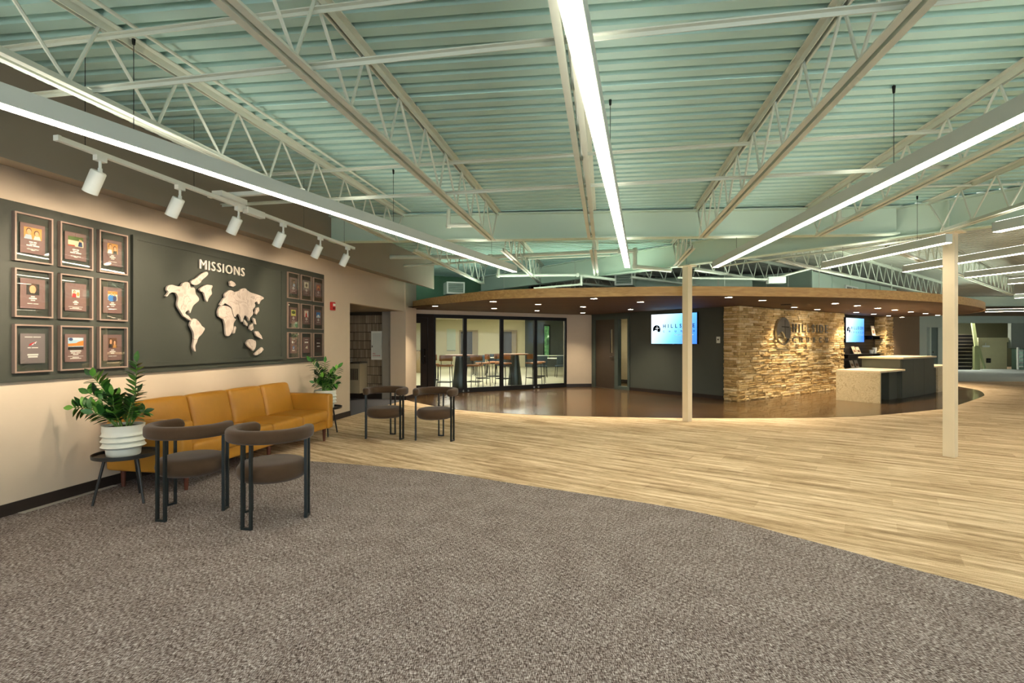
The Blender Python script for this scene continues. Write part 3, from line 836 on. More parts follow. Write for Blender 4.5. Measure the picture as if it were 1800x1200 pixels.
JV = [-2.8, -1.474, -0.17, 1.24, 2.68, 4.1]
ORD = ['first','second','third','fourth','fifth','sixth']
for i, v in enumerate(JV):
    ub = min(u_beam1(v), u_beam2(v)) - 0.02
    joist(uv(-1.5, v), uv(ub, v), ORD[i]+' open-web roof joist counted from the missions wall, before the cross beam', 'roof joists before the cross beam')
for i, v in enumerate(JV[:5]):
    a, b = u_beam1(v)+0.04, u_beam2(v)-0.15
    if i == 0: b = min(b, 12.0)
    if b-a < 1.3: continue
    joist(uv(a, v), uv(b, v), ORD[i]+' open-web roof joist counted from the missions wall, behind the cross beam', 'roof joists behind the cross beam')
k = 0
for s_ in (-4.6, -3.1, -1.6, -0.1, 1.4, 2.9, 4.4, 5.9, 7.4):
    p = P1 + BD*s_ + BN*0.1; q = p + BN*(12.5 if s_ > -1 else 9.5)
    joist(p, q, ['first','second','third','fourth','fifth','sixth','seventh','eighth','ninth'][k]+' roof joist along the diagonal beam from the glass wall, over the reception', 'roof joists over the reception'); k += 1
# bridging angles, a pair to each row
for (u0, zz, lab) in ((2.42, 3.17, 'upper bridging bar above the sofa, near the camera'), (2.36, 2.845, 'lower bridging bar above the sofa, near the camera'),
                      (4.72, 3.17, 'upper bridging bar in the row close to the cross beam'), (4.60, 2.845, 'lower bridging bar in the row close to the cross beam')):
    tag(part('bridging_bar', MB().box(0, 6.6, -0.014, 0.014, -0.003, 0.003).box(0,6.6,0.009,0.014,-0.022,-0.003), M_STEEL, None, uv(u0, -3.84, zz), -TH), 'pale steel '+lab, 'bar', 'bridging bars between joists')

# unseen wall added behind the camera; its solid top keeps daylight low
struct('wall_daylight_screen', MB().box(-12, 34, -4.2, -4.0, 2.3, 3.4).box(-12,-6,-4.2,-4.0,0,2.3), M_WALL, label='unseen greige wall added to keep daylight low')
# ------------------------------------------------------------------ linear pendants
LZ = 2.60
def pendant(far, near, label, cables=(0.12, 0.5, 0.88)):
    far = Vector(far); near = Vector(near); L = (near-far).length; ang = math.atan2(near.y-far.y, near.x-far.x)
    t = thing('linear_pendant', label, 'pendant light', (far.x, far.y, LZ), ang, 'linear pendant lights')
    h = MB().lbox(0,L,-0.042,-0.036,0.0,0.10).lbox(0,L,0.036,0.042,0.0,0.10).lbox(0,L,-0.036,0.036,0.094,0.10).box(0,0.006,-0.036,0.036,0,0.094).box(L-0.006,L,-0.036,0.036,0,0.094)
    part('housing', h, M_HOUSING, t)
    part('diffuser', MB().box(0.006,L-0.006,-0.036,0.036,-0.004,0.02), M_LINE, t)
    part('added_uplight_strip', MB().box(0.02,L-0.02,-0.03,0.03,0.1,0.104), M_ADDED_UPLIGHT, t)  # added glowing strip that lights the deck from below
    for k in cables:
        c = part('cable', MB().tube([(L*k,0,0.1),(L*k,0,DZ-LZ+0.02)],0.0022,5), M_BLACK, t)
        part('anchor', MB().lathe([(0.0,DZ-LZ-0.04),(0.008,DZ-LZ-0.04),(0.012,DZ-LZ+0.01),(0.0,DZ-LZ+0.01)],8,(L*k,0)), M_BLACK, c)
    return t
def away(p, az, L):
    a = math.radians(az); return (p[0]-math.sin(a)*L, p[1]-math.cos(a)*L)
pendant((0.047,8.48), away((0.047,8.48), 23.0, 9.0), 'long pendant light crossing above the sofa and track spots', (0.1,0.37,0.655,0.93))
pendant((1.795,7.96), away((1.795,7.96), 14.4, 8.6), 'long pendant light running overhead to the picture centre', (0.1,0.495,0.9))
pendant((3.16,7.96), away((3.16,7.96), 5.8, 7.6), 'long pendant light between the two columns, pointing at the stone wall', (0.13,0.57,0.92))
pendant((4.92,8.09), (5.08,5.95), 'short pendant light ending behind the nearest column', (0.2,0.8))
pendant((5.09,5.39), away((5.09,5.39), -6, 4.2), 'pendant light at the picture edge, above the nearest column', (0.1,0.6))
pendant((6.50,8.48), away((6.50,8.48), -5, 4.4), 'pendant light passing behind the nearest column', (0.2,0.8))
pendant((8.19,9.24), away((8.19,9.24), -12, 4.5), 'pendant light with its tip just beside the nearest column', (0.2,0.8))
pendant((9.94,10.25), away((9.94,10.25), -20, 4.5), 'third pendant light from the nearest column towards the stairs', (0.2,0.8))
pendant((13.35,13.6), away((13.35,13.6), -32, 4.5), 'fourth pendant light from the nearest column towards the stairs', (0.2,0.8))
pendant((18.4,19.9), away((18.4,19.9), -62, 6), 'far pendant light just above the header by the stairs', (0.2,0.8))

# ------------------------------------------------------------------ track and spots
TD, TZ = WV and 1.58, 2.68
tr = thing('lighting_track', 'thin white lighting track hung along the missions wall', 'track', W(2.60, TD, TZ), WROT)
part('rail', MB().box(0,3.76,-0.017,0.017,0,0.03), M_WHITEMETAL, tr)
part('end_cap', MB().box(-0.02,0.0,-0.019,0.019,-0.002,0.032), M_WHITEMETAL, tr)
for x in (0.16, 1.05, 2.6, 3.5): part('cable', MB().tube([(x,0,0.03),(x,0,DZ-TZ+0.03)],0.002,5), M_BLACK, tr)
part('feed_box', MB().box(1.30,1.62,-0.05,0.05,0.03,0.075).box(1.66,1.9,-0.03,0.03,-0.03,0.03), M_WHITEMETAL, tr)
tag(part('strut_channel', MB().box(0,0.95,-0.02,0.02,0,0.035), M_WHITEMETAL, None, W(4.10, TD-0.25, TZ+0.078), -TH), 'short white strut channel over the lighting track', 'strut')
US = [2.86,3.51,4.17,4.83,5.54,6.19]
tilt = math.radians(28)
def spot(u, label, yaw=0.0):
    t = thing('track_spotlight', label, 'spotlight', W(u, TD, TZ), WROT, 'white track spotlights')
    part('adapter', MB().box(-0.035,0.035,-0.018,0.018,-0.035,0.0), M_WHITEMETAL, t)
    part('stem', MB().tube([(0,0,-0.035),(0,0.0,-0.085)],0.009,8).box(-0.01,0.01,-0.008,0.008,-0.12,-0.08), M_WHITEMETAL, t)
    b = part('lamp_body', MB().lathe([(0.0,0.0),(0.04,0.0),(0.045,-0.006),(0.045,-0.155),(0.04,-0.155),(0.038,-0.14)], 20), M_WHITEMETAL, t, (0,0.01,-0.10), rot=(tilt,0,0), smooth=True)
    part('lens', MB().lathe([(0.0,-0.141),(0.038,-0.141),(0.038,-0.139),(0.0,-0.139)], 16), M_SPOTLENS, b)
    ld = bpy.data.lights.new('spot_beam','SPOT'); ld.energy = SPOT_POWER; ld.color = (1.0,0.80,0.58); ld.spot_size = math.radians(78); ld.spot_blend = 0.6; ld.shadow_soft_size = 0.035
    lo = bpy.data.objects.new('spot_beam', ld); COL.objects.link(lo); lo.parent = t
    lo.location = (0, 0.01+0.17*math.sin(tilt), -0.10-0.17*math.cos(tilt)); lo.rotation_euler = (math.radians(69),0,math.radians(yaw))
SPN = ['first','second','third','fourth','fifth','sixth']
for i, u in enumerate(US): spot(u, 'white cylinder spotlight, %s along the track from its near end' % SPN[i], (10,4,0,-4,-18,-42)[i])

tag(part('conduit', MB().tube([uv(-1.0,-2.60,3.215), uv(6.6,-2.60,3.215)],0.011,8), M_STEEL), 'thin conduit parallel to the first roof joist above the sofa', 'conduit')
# ------------------------------------------------------------------ canopy downlights
DL = [(764.8,537.9),(866.7,530),(868.5,542),(945.9,534.7),(944,545.9),(1044,524.8),(1024.8,539.2),(1024.8,549.6),(1126,530.7),(1108.4,543.7),(1280.6,522.5),(1340,527.9),(1396,540),
      (1468,533.3),(1436.8,543.7),(1507,537.2),(1505,549),(1543,541.5),(1536,552),(1572.8,544.6),(1561.8,554.8),(1585.6,557.3),(1601,548),(1601,561),(1626.6,551),(1648.4,553.7)]
DPOS = []
for px, py in DL:                                  # ceiling positions measured on the canopy underside
    t = (CZ-EYE)*900/(600-py); DPOS.append(((px-900)/900*t, t))
FRONT = [k for k in sorted(range(len(DL)), key=lambda k: DL[k][0]) if DL[k] in ((764.8,537.9),(866.7,530),(945.9,534.7),(1044,524.8),(1126,530.7),(1280.6,522.5),(1340,527.9),(1468,533.3),(1507,537.2),(1543,541.5),(1572.8,544.6),(1601,548),(1626.6,551),(1648.4,553.7))]
INNER = [k for k in sorted(range(len(DL)), key=lambda k: DL[k][0]) if k not in FRONT]
NTH = ['first','second','third','fourth','fifth','sixth','seventh','eighth','ninth','tenth','eleventh','twelfth','thirteenth','fourteenth']
DLAB = {}
for n_, k in enumerate(FRONT): DLAB[k] = 'round canopy downlight in the row along the curved edge, %s from the glass wall' % NTH[n_]
for n_, k in enumerate(INNER): DLAB[k] = 'round canopy downlight in the inner row, %s from the glass wall' % NTH[n_]
down_ring = MB().lathe([(0.062,0.0),(0.085,-0.004),(0.085,0.001),(0.062,0.001)], 20).mesh('trim_ring'); down_ring.materials.append(M_WHITEMETAL)
down_lens = MB().lathe([(0.0,-0.002),(0.062,-0.002),(0.062,0.001),(0.0,0.001)], 16).mesh('lens'); down_lens.materials.append(M_DOWN)
for i, (x, y) in enumerate(DPOS):
    t = thing('downlight', DLAB[i], 'downlight', (x,y,CZ), 0, 'recessed downlights in the canopy')
    put('trim_ring', down_ring, None, t); put('lens', down_lens, None, t)
    ld = bpy.data.lights.new('downlight_beam','SPOT'); ld.energy = DOWN_POWER; ld.color = WARM; ld.spot_size = math.radians(105); ld.spot_blend = 0.8; ld.shadow_soft_size = 0.05
    lo = bpy.data.objects.new('downlight_beam', ld); COL.objects.link(lo); lo.parent = t; lo.location = (0,0,-0.01)

# ------------------------------------------------------------------ missions display
pn = thing('missions_board', 'large grey green painted display panel behind map and frames', 'panel', W(0,0), WROT)
part('panel_board', MB().box(3.33, 8.26, -0.03, 0, 1.11, 2.62), M_PANEL, pn)
bd = MB().box(4.53,7.06,-0.05,-0.03,1.18,2.56)
part('centre_board', bd, M_PANEL, pn)
m_ = MB()
for (x0,x1,z0,z1) in ((4.53,7.06,2.515,2.56),(4.53,7.06,1.18,1.225),(4.53,4.575,1.225,2.515),(7.015,7.06,1.225,2.515)): m_.box(x0,x1,-0.062,-0.05,z0,z1)
part('moulding', m_, M_PANEL, pn)
MAP = [('north_america', [(4.902,2.024),(4.917,2.064),(4.97,2.085),(5.039,2.077),(5.094,2.083),(5.119,2.118),(5.167,2.139),(5.217,2.131),(5.233,2.084),(5.292,2.083),(5.309,2.017),(5.352,1.974),(5.356,1.94),(5.309,1.903),(5.267,1.866),(5.237,1.804),(5.222,1.78),(5.212,1.812),(5.18,1.807),(5.157,1.782),(5.167,1.764),(5.2,1.749),(5.247,1.704),(5.233,1.693),(5.2,1.709),(5.164,1.727),(5.127,1.745),(5.094,1.789),(5.055,1.839),(5.044,1.877),(5.055,1.942),(5.031,1.992),(4.985,2.003),(4.939,1.986),(4.909,1.952),(4.887,1.953),(4.909,1.974),(4.924,2.001)]),
('arctic_island', [(5.25,2.166),(5.318,2.201),(5.387,2.257),(5.458,2.294),(5.494,2.295),(5.498,2.269),(5.449,2.224),(5.405,2.191),(5.378,2.154),(5.318,2.122),(5.267,2.121),(5.242,2.138)]),
('greenland', [(5.37,2.078),(5.414,2.109),(5.476,2.14),(5.531,2.143),(5.573,2.14),(5.568,2.119),(5.553,2.089),(5.562,2.041),(5.531,2.003),(5.509,1.98),(5.491,1.937),(5.467,1.956),(5.449,2.01),(5.423,2.049),(5.387,2.052)]),
('south_america', [(5.242,1.691),(5.267,1.718),(5.318,1.714),(5.37,1.675),(5.405,1.635),(5.449,1.609),(5.426,1.567),(5.396,1.532),(5.352,1.498),(5.326,1.443),(5.301,1.396),(5.309,1.335),(5.287,1.345),(5.267,1.39),(5.284,1.477),(5.275,1.557),(5.242,1.61),(5.225,1.643)]),
('africa', [(5.672,1.85),(5.71,1.896),(5.779,1.908),(5.839,1.902),(5.883,1.881),(5.91,1.835),(5.952,1.756),(5.983,1.742),(5.941,1.688),(5.931,1.621),(5.896,1.561),(5.859,1.524),(5.809,1.526),(5.795,1.588),(5.789,1.654),(5.769,1.719),(5.739,1.739),(5.681,1.765),(5.666,1.807)]),
('eurasia', [(5.7,1.917),(5.73,1.955),(5.759,1.994),(5.789,2.011),(5.779,2.046),(5.819,2.086),(5.869,2.113),(5.92,2.111),(5.962,2.1),(6.036,2.122),(6.079,2.149),(6.156,2.167),(6.2,2.146),(6.268,2.121),(6.384,2.108),(6.504,2.087),(6.541,2.063),(6.48,2.029),(6.436,1.974),(6.396,2.006),(6.349,1.987),(6.361,1.94),(6.314,1.89),(6.314,1.827),(6.257,1.777),(6.234,1.73),(6.211,1.775),(6.156,1.803),(6.123,1.756),(6.094,1.709),(6.068,1.769),(6.015,1.819),(5.973,1.772),(5.947,1.785),(5.92,1.843),(5.904,1.891),(5.839,1.922),(5.789,1.938),(5.759,1.921),(5.72,1.904)]),
('island', [(5.869,2.224),(5.9,2.24),(5.962,2.219),(5.983,2.192),(5.931,2.164),(5.879,2.173)]),
('island', [(5.941,1.629),(5.973,1.652),(5.987,1.63),(5.962,1.562),(5.937,1.554)]),
('australia', [(6.185,1.427),(6.223,1.473),(6.291,1.481),(6.337,1.466),(6.372,1.45),(6.372,1.379),(6.326,1.324),(6.28,1.348),(6.211,1.388)]),
('island', [(6.349,1.284),(6.408,1.315),(6.504,1.369),(6.541,1.337),(6.48,1.289),(6.396,1.259),(6.356,1.26)]),
('island', [(6.123,1.744),(6.156,1.739),(6.211,1.69),(6.2,1.659),(6.156,1.68)]),
('island', [(6.257,1.668),(6.314,1.701),(6.326,1.623),(6.28,1.599),(6.245,1.621)]),
('island', [(6.349,1.592),(6.42,1.593),(6.492,1.53),(6.516,1.482),(6.444,1.506),(6.384,1.529)]),
('island', [(6.314,1.777),(6.361,1.766),(6.384,1.688),(6.349,1.695)]),
('island', [(6.384,1.91),(6.432,1.929),(6.444,1.882),(6.384,1.823),(6.361,1.837)])]
wm = thing('world_map', 'raised whitewashed world map mounted on the dark panel', 'wall map', W(0,0), WROT)
for nm, poly in MAP:
    pl = catmull(poly, 3, True) if len(poly) > 8 else poly
    cx = sum(p[0] for p in pl)/len(pl); cz = sum(p[1] for p in pl)/len(pl)
    m = MB(); inner = [(p[0]+(cx-p[0])*0.02, p[1]+(cz-p[1])*0.02) for p in pl]
    m.slab(pl, -0.105, -0.082)
    part(nm, m, M_MAP, wm)
    c = MB()
    for (px_, pz_) in ((cx, cz),): c.tube([(px_,-0.083,pz_),(px_,-0.049,pz_)],0.012,8)
    part('standoff', c, M_BLACK, wm)
ml = thing('wall_lettering', 'cream raised letters reading MISSIONS above the map', 'sign', W(0,0), WROT)
letters('MISSIONS', 0.776, 0.118, 0.018, M_LETTER, ml, 5.40, -0.085, 2.33, 0.0)

COLS = {'gold':(206,150,76),'brown':(110,72,44),'skin':(226,168,124),'skin2':(196,136,96),'shirt':(170,184,200),'green':(84,106,52),'sand':(214,196,164),'navy':(44,64,110),
        'dark':(36,28,26),'cream':(232,220,196),'red':(196,38,44),'blue':(50,128,200),'orange':(226,134,50),'white':(240,240,240),'sky':(176,206,226),'hair':(84,54,34),'yellow':(214,206,110),'rust':(176,66,30),'grey':(150,140,134)}
def cm(k): return plain('ink_'+k, COLS[k], 0.55, var=0.12, scale=60)
def ell(cx, cz, rx, rz, n=14, a0=0, a1=360): return [(cx+rx*math.cos(math.radians(a0+(a1-a0)*i/n)), cz+rz*math.sin(math.radians(a0+(a1-a0)*i/n))) for i in range(n)]
def rc(x0,x1,z0,z1): return [(x0,z0),(x1,z0),(x1,z1),(x0,z1)]
def two(bg, a, b, s=1.0, w=0.07, z0=-0.005, z1=0.095, h1='skin', h2='skin'):
    zc = (z0+z1)/2
    return [(bg, rc(-w,w,z0,z1)), (a, [(-w,z0),(-0.1*w,z0),(-0.2*w,zc-0.012),(-0.8*w,zc-0.012)]), (b, [(0.05*w,z0),(0.85*w,z0),(0.75*w,zc-0.018),(0.2*w,zc-0.018)]),
            ('hair', ell(-0.45*w,zc+0.021,0.3*w,0.024)), (h1, ell(-0.45*w,zc+0.012,0.25*w,0.024)), ('hair', ell(0.42*w,zc+0.006,0.3*w,0.025)), (h2, ell(0.42*w,zc+0.0,0.23*w,0.022))]
def bars(rows_):
    out = []
    for (z, h, words) in rows_:
        tot = sum(words)+0.006*(len(words)-1); x = -tot/2
        for w in words: out.append((x, x+w, z, z+h)); x += w+0.006
    return out
STD = bars([(-0.034,0.010,(0.03,0.022)),(-0.049,0.008,(0.05,)),(-0.064,0.010,(0.045,0.05)),(-0.092,0.005,(0.05,0.035)),(-0.101,0.005,(0.03,))])
SH = bars([(-0.030,0.010,(0.03,)),(-0.046,0.011,(0.06,)),(-0.061,0.008,(0.035,)),(-0.088,0.005,(0.04,0.04))])
PICS = [
 [(two('gold','shirt','cream'), STD, 'M', 'couple in a pale blue shirt before gold leaves'), ([('sand',rc(-0.07,0.07,0.0,0.09)),('green',rc(-0.07,0.07,0.055,0.09)),('navy',[(0.02,0.005),(0.062,0.005),(0.055,0.05),(0.03,0.052)]),('skin',ell(0.036,0.06,0.008,0.011)),('skin',ell(0.05,0.057,0.008,0.011)),('rust',rc(-0.07,-0.01,0.0,0.012))], STD, 'M', 'couple in navy on pale ground under trees'),
  (two('gold','white','dark',w=0.055), SH, 'M', 'two close smiling faces')],
 [([('dark',rc(-0.05,0.05,-0.01,0.085)),('hair',ell(0.0,0.048,0.034,0.040)),('skin',ell(-0.002,0.036,0.026,0.036)),('dark',[(-0.05,-0.01),(0.05,-0.01),(0.03,0.005),(-0.03,0.005)])], SH, 'M', 'one blond portrait on a dark ground'),
  ([('cream',rc(-0.035,0.035,0.0,0.07)),('hair',ell(-0.012,0.05,0.012,0.015)),('red',[(-0.035,0.0),(0.005,0.0),(0.002,0.035),(-0.03,0.035)]),('skin',ell(-0.012,0.047,0.009,0.012)),('gold',ell(0.02,0.03,0.012,0.02))], bars([(-0.04,0.008,(0.025,)),(-0.053,0.011,(0.05,)),(-0.068,0.008,(0.03,)),(-0.09,0.003,(0.13,)),(-0.1,0.005,(0.06,)),(-0.109,0.005,(0.11,))]), 'M', 'small photo of a red shirt on cream'),
  ([('cream',rc(-0.05,0.05,0.0,0.09)),('orange',rc(-0.05,0.05,0.06,0.09)),('blue',ell(-0.015,0.022,0.034,0.034)),('navy',ell(0.022,0.02,0.02,0.032)),('skin',ell(-0.012,0.062,0.011,0.014)),('skin',ell(0.02,0.058,0.011,0.014))], SH, 'M', 'two people in bright blue under an orange sky')],
 [([('red',[(-0.035,0.02),(0.0,0.035),(0.03,0.06),(-0.005,0.05),(-0.025,0.04)]),('white',[(-0.012,0.03),(0.012,0.048),(0.03,0.062),(0.018,0.038),(0.01,0.05),(0.0,0.03)])], bars([(0.095,0.006,(0.06,0.06)),(0.003,0.007,(0.025,0.05)),(-0.06,0.013,(0.085,)),(-0.078,0.013,(0.075,))]), 'G', 'red and white arrow emblem on a grey card'),
  ([('sky',rc(-0.07,0.07,-0.015,0.095)),('white',ell(0.01,0.085,0.05,0.01)),('orange',[(-0.07,0.015),(0.07,0.02),(0.07,0.07),(0.03,0.06),(0.0,0.045),(-0.07,0.04)]),('dark',rc(-0.07,0.07,-0.015,0.012)),('navy',ell(-0.045,0.08,0.018,0.014))], bars([(-0.035,0.012,(0.1,)),(-0.05,0.008,(0.04,0.04)),(-0.064,0.008,(0.05,)),(-0.078,0.003,(0.14,)),(-0.09,0.006,(0.06,)),(-0.1,0.006,(0.1,))]), 'M', 'sunset landscape above lines of print'),
  (two('brown','dark','gold',w=0.045), SH, 'M', 'dark-haired couple in warm light')]]
PICS_R = [
 [([('brown',rc(-0.05,0.05,-0.01,0.1)),('hair',ell(0.012,0.06,0.022,0.034)),('skin2',ell(0.01,0.055,0.015,0.02)),('shirt',[(-0.02,-0.01),(0.04,-0.01),(0.03,0.032),(-0.005,0.032)])], SH, 'M', 'woman in pale blue on brown'),
  ([('sand',rc(-0.06,0.06,0.0,0.095)),('brown',ell(0.0,0.045,0.03,0.03))], SH, 'M', 'round brown shape on sand'), ([('rust',rc(-0.06,0.06,-0.005,0.09)),('orange',ell(0.0,0.04,0.035,0.03)),('dark',ell(0.0,0.02,0.02,0.015))], SH, 'M', 'glowing red and orange photo')],
 [([('yellow',rc(-0.06,0.06,-0.005,0.09)),('green',ell(0.0,0.05,0.05,0.025)),('dark',rc(-0.04,0.04,0.03,0.04))], SH, 'M', 'yellow and green landscape'), ([('cream',rc(-0.055,0.055,-0.01,0.095)),('red',[(-0.03,-0.01),(0.02,-0.01),(0.012,0.055),(-0.022,0.055)]),('skin',ell(-0.004,0.07,0.012,0.015)),('sky',ell(0.04,0.04,0.012,0.04))], SH, 'M', 'figure in red on cream'),
  ([('sky',rc(-0.06,0.06,-0.005,0.09)),('blue',rc(-0.06,0.06,0.03,0.09)),('white',ell(0.0,0.03,0.03,0.02))], SH, 'M', 'bright blue sky')],
 [([('white',ell(-0.025,0.05,0.016,0.02)),('blue',ell(0.0,-0.04,0.024,0.028)),('cream',ell(0.0,-0.045,0.01,0.014))], bars([(0.095,0.005,(0.09,)),(0.045,0.006,(0.05,)),(-0.088,0.014,(0.07,))]), 'M', 'blue emblem below white print'),
  ([('cream',[(-0.03,-0.05),(0.035,-0.06),(0.03,-0.01),(0.0,-0.02)])], bars([(0.09,0.005,(0.08,)),(0.035,0.022,(0.1,))]), 'M', 'white wedge emblem below print'), ([('grey',rc(-0.05,0.05,0.088,0.092))], bars([(0.025,0.012,(0.05,0.04)),(-0.03,0.014,(0.09,))]), 'D', 'two white lines on an almost black card')]]
frame_me = None
def picture(u, z, spec, label, group, dark):
    global frame_me
    t = thing('picture_frame', label, 'picture frame', W(u, 0.03, z), WROT, group)
    fw, fh, b = 0.15, 0.205, 0.013
    fr = MB()
    for (x0,x1,z0,z1) in ((-fw,fw,fh-b,fh),(-fw,fw,-fh,-fh+b),(-fw,-fw+b,-fh+b,fh-b),(fw-b,fw,-fh+b,fh-b)): fr.box(x0,x1,-0.035 if not dark else -0.024,0,z0,z1)
    part('frame', fr, M_FRAME if not dark else plain('frame_brown',(140,120,106),0.4), t)
    part('glazing', MB().box(-fw+b,fw-b,-0.022,-0.020,-fh+b,fh-b), M_GLASS, t)
    shapes, txt, card, _ = spec
    c = part('card', MB().box(-0.0975,0.0975,-0.015,-0.0105,-0.128,0.128), {'M':M_CARD,'G':M_CARDGREY,'D':plain('card_dark',(58,44,42),0.6)}[card], t)
    ph = MB(); mats = []
    for i, (k, poly) in enumerate(shapes):
        ph.mi = i; ph.slab(poly, -0.0158-0.0004*i, -0.015); mats.append(cm(k))
    part('photo', ph, mats, c)
    tx = MB()
    for (x0,x1,z0,z1) in txt: tx.box(x0,x1,-0.0156,-0.015,z0,z1)
    part('caption', tx, M_INK, c)
ROWN = ['top','middle','bottom']; ZR = [2.33,1.86,1.39]
for r in range(3):
    for c in range(3):
        s_ = PICS[r][c]
        picture(3.595+0.362*c, ZR[r], s_, 'near-side framed card, %s row, %s' % (ROWN[r], s_[3]), 'framed cards near side', False)
        s_ = PICS_R[r][c]
        picture(7.338+0.356*c, ZR[r], s_, 'far-side framed card, %s row, %s' % (ROWN[r], s_[3]), 'framed cards far side', True)
fa_ = thing('fire_alarm', 'small red fire alarm strobe on the wall beside the panel', 'alarm', W(8.56,0,2.09), WROT)
part('body', MB().rbox((0,-0.025,0),(0.12,0.05,0.15),0.012), M_RED, fa_, smooth=True)
part('strobe', MB().box(-0.035,0.035,-0.058,-0.05,0.0,0.045), M_WHITEMETAL, fa_)
part('horn', MB().box(-0.04,0.04,-0.054,-0.05,-0.055,-0.02), plain('alarm_dark_red',(110,16,14),0.5), fa_)

# alcove fittings
UA = 12.16
AW = WROT - math.pi/2                                  # local x across the alcove, -y towards the camera
def AL_(v_out, z=0): return W(UA, -v_out, z)           # v_out = depth into the alcove
ex = thing('extinguisher_cabinet', 'white fire extinguisher cabinet on the alcove tiles', 'cabinet', AL_(0.78, 1.35), AW)
part('body', MB().box(-0.15,0.15,-0.06,-0.012,-0.36,0.36), M_WHITEMETAL, ex)
part('door', MB().box(-0.11,0.11,-0.07,-0.06,-0.31,0.31), plain('cabinet_door_white',(214,222,216),0.35), ex)
part('handle', MB().box(-0.125,-0.105,-0.085,-0.06,-0.05,0.0), M_CHROME, ex)
letters('FIRE', 0.07, 0.03, 0.001, M_RED, ex, -0.10, -0.072, -0.22, 0.0)
letters('EXTINGUISHER', 0.20, 0.028, 0.001, M_RED, ex, -0.10, -0.072, -0.27, 0.0)
fo = thing('drinking_fountain', 'beige wall-hung drinking fountain with louvred side in the alcove', 'fountain', AL_(1.22, 0), AW)
part('body', MB().box(-0.34,0.16,-0.42,-0.014,0.17,0.90), plain('fountain_beige',(168,158,132),0.4), fo)
part('basin', MB().box(-0.35,0.17,-0.44,-0.014,0.90,0.94), M_CHROME, fo)
part('spout', MB().tube([(-0.18,-0.2,0.94),(-0.18,-0.2,1.0),(-0.14,-0.26,1.02)],0.02,8), M_CHROME, fo)
for k in range(6): part('louvre', MB().box(-0.08+0.035*k,-0.06+0.035*k,-0.424,-0.42,0.5,0.78), M_BASE, fo)

# ------------------------------------------------------------------ sofa
so = thing('sofa', 'long tan leather sofa with four seats under the map', 'sofa', W(5.585, 0.07, 0.006), WROT)
HL = 1.365
part('base_frame', MB().rbox((0,-0.43,0.245),(2*HL-0.06,0.82,0.13),0.02), M_LEATHER, so, smooth=True)
part('back_frame', MB().rbox((0,-0.07,0.47),(2*HL-0.02,0.14,0.55),0.03), M_LEATHER, so, smooth=True)
for s_ in (-1, 1):
    part('armrest', MB().rbox((s_*(HL-0.065),-0.44,0.43),(0.13,0.88,0.50),0.03,crown=(0.004,0,0.006)), M_LEATHER, so, smooth=True)
CW = (2*HL-0.26)/4
for k in range(4):
    x = -HL+0.13+CW*(k+0.5)
    cu = part('seat_cushion', MB().rbox((0,0,0),(CW-0.006,0.70,0.15),0.035,crown=(0,0.006,0.016)), M_LEATHER, so, (x,-0.525,0.375), smooth=True)
    part('back_cushion', MB().rbox((0,0,0),(CW-0.008,0.17,0.46),0.05,crown=(0.0,0.03,0.01)), M_LEATHER, so, (x,-0.215,0.615), rot=(math.radians(-13),0,0), smooth=True)
for sx in (-1, 0, 1):
    for y in (-0.80, -0.08):
        part('leg', MB().lathe([(0.014,0.0),(0.017,0.0),(0.026,0.185)],12), M_WALNUT, so, (sx*(HL-0.12), y, 0.0), smooth=True)

# ------------------------------------------------------------------ barrel chairs
def arm_band():
    m = MB(); R = 0.272; hw, hh, rr = 0.042, 0.052, 0.03
    prof = []
    for (cx, cz, a0) in ((hw-rr,hh-rr,0),(-(hw-rr),hh-rr,90),(-(hw-rr),-(hh-rr),180),(hw-rr,-(hh-rr),270)):
        for k in range(5):
            a = math.radians(a0+22.5*k); prof.append((cx+rr*math.cos(a), cz+rr*math.sin(a)))
    n = len(prof); st = []
    a_end = 26.0
    N = 44
    angs = [180-(-a_end) + (360-180-2*a_end)*0 for _ in range(0)]
    a0, a1 = -(180+a_end), a_end
    for i in range(N+1): st.append((a0+(a1-a0)*i/N, 1.0))
    caps = [(-12,0.05),(-10.5,0.5),(-7.5,0.8),(-3.5,0.96)]
    st = [(a0+d, s_) for d, s_ in caps] + st + [(a1-d, s_) for d, s_ in caps[::-1]]
    rings = []
    for (ang, sc) in st:
        a = math.radians(ang); c, s_ = math.cos(a), math.sin(a)
        rings.append([((R+p[0]*sc)*c, (R+p[0]*sc)*s_, 0.69+p[1]*sc) for p in prof])
    o = len(m.v)
    for r in rings: m.v += r
    for i in range(len(rings)-1):
        for j in range(n): m.f.append([o+i*n+j,o+i*n+(j+1)%n,o+(i+1)*n+(j+1)%n,o+(i+1)*n+j]); m.m.append(0)
    m.f.append([o+j for j in range(n)]); m.m.append(0); m.f.append([o+(len(rings)-1)*n+j for j in range(n)]); m.m.append(0)
    return m
def seat_pad():
    prof = [(0.0,0.316)]
    for k in range(7):
        a = math.radians(-90+30*k); prof.append((0.200+0.056*math.cos(a), 0.388+0.072*math.sin(a)))
    prof += [(0.15,0.462),(0.08,0.468),(0.0,0.470)]
    m = MB().lathe(prof, 36)
    m.v = [(x, y*1.0+0.02, z) for x, y, z in m.v]
    return m
def leg_loop(ang):
    """two upright bars joined at the floor; the loop lies along the rim of the seat"""
    m = MB(); R = 0.272; a = math.radians(ang); c = Vector((R*math.cos(a), R*math.sin(a), 0)); t = Vector((-math.sin(a), math.cos(a), 0)); nrm = Vector((math.cos(a), math.sin(a), 0))
    for s_ in (-1, 1):
        p = c + t*0.034*s_
        m.bar(p, p+Vector((0,0,0.645)), 0.018, 0.022, up=nrm)
    m.bar(c-t*0.025+Vector((0,0,0.009)), c+t*0.025+Vector((0,0,0.009)), 0.022, 0.018)
    return m
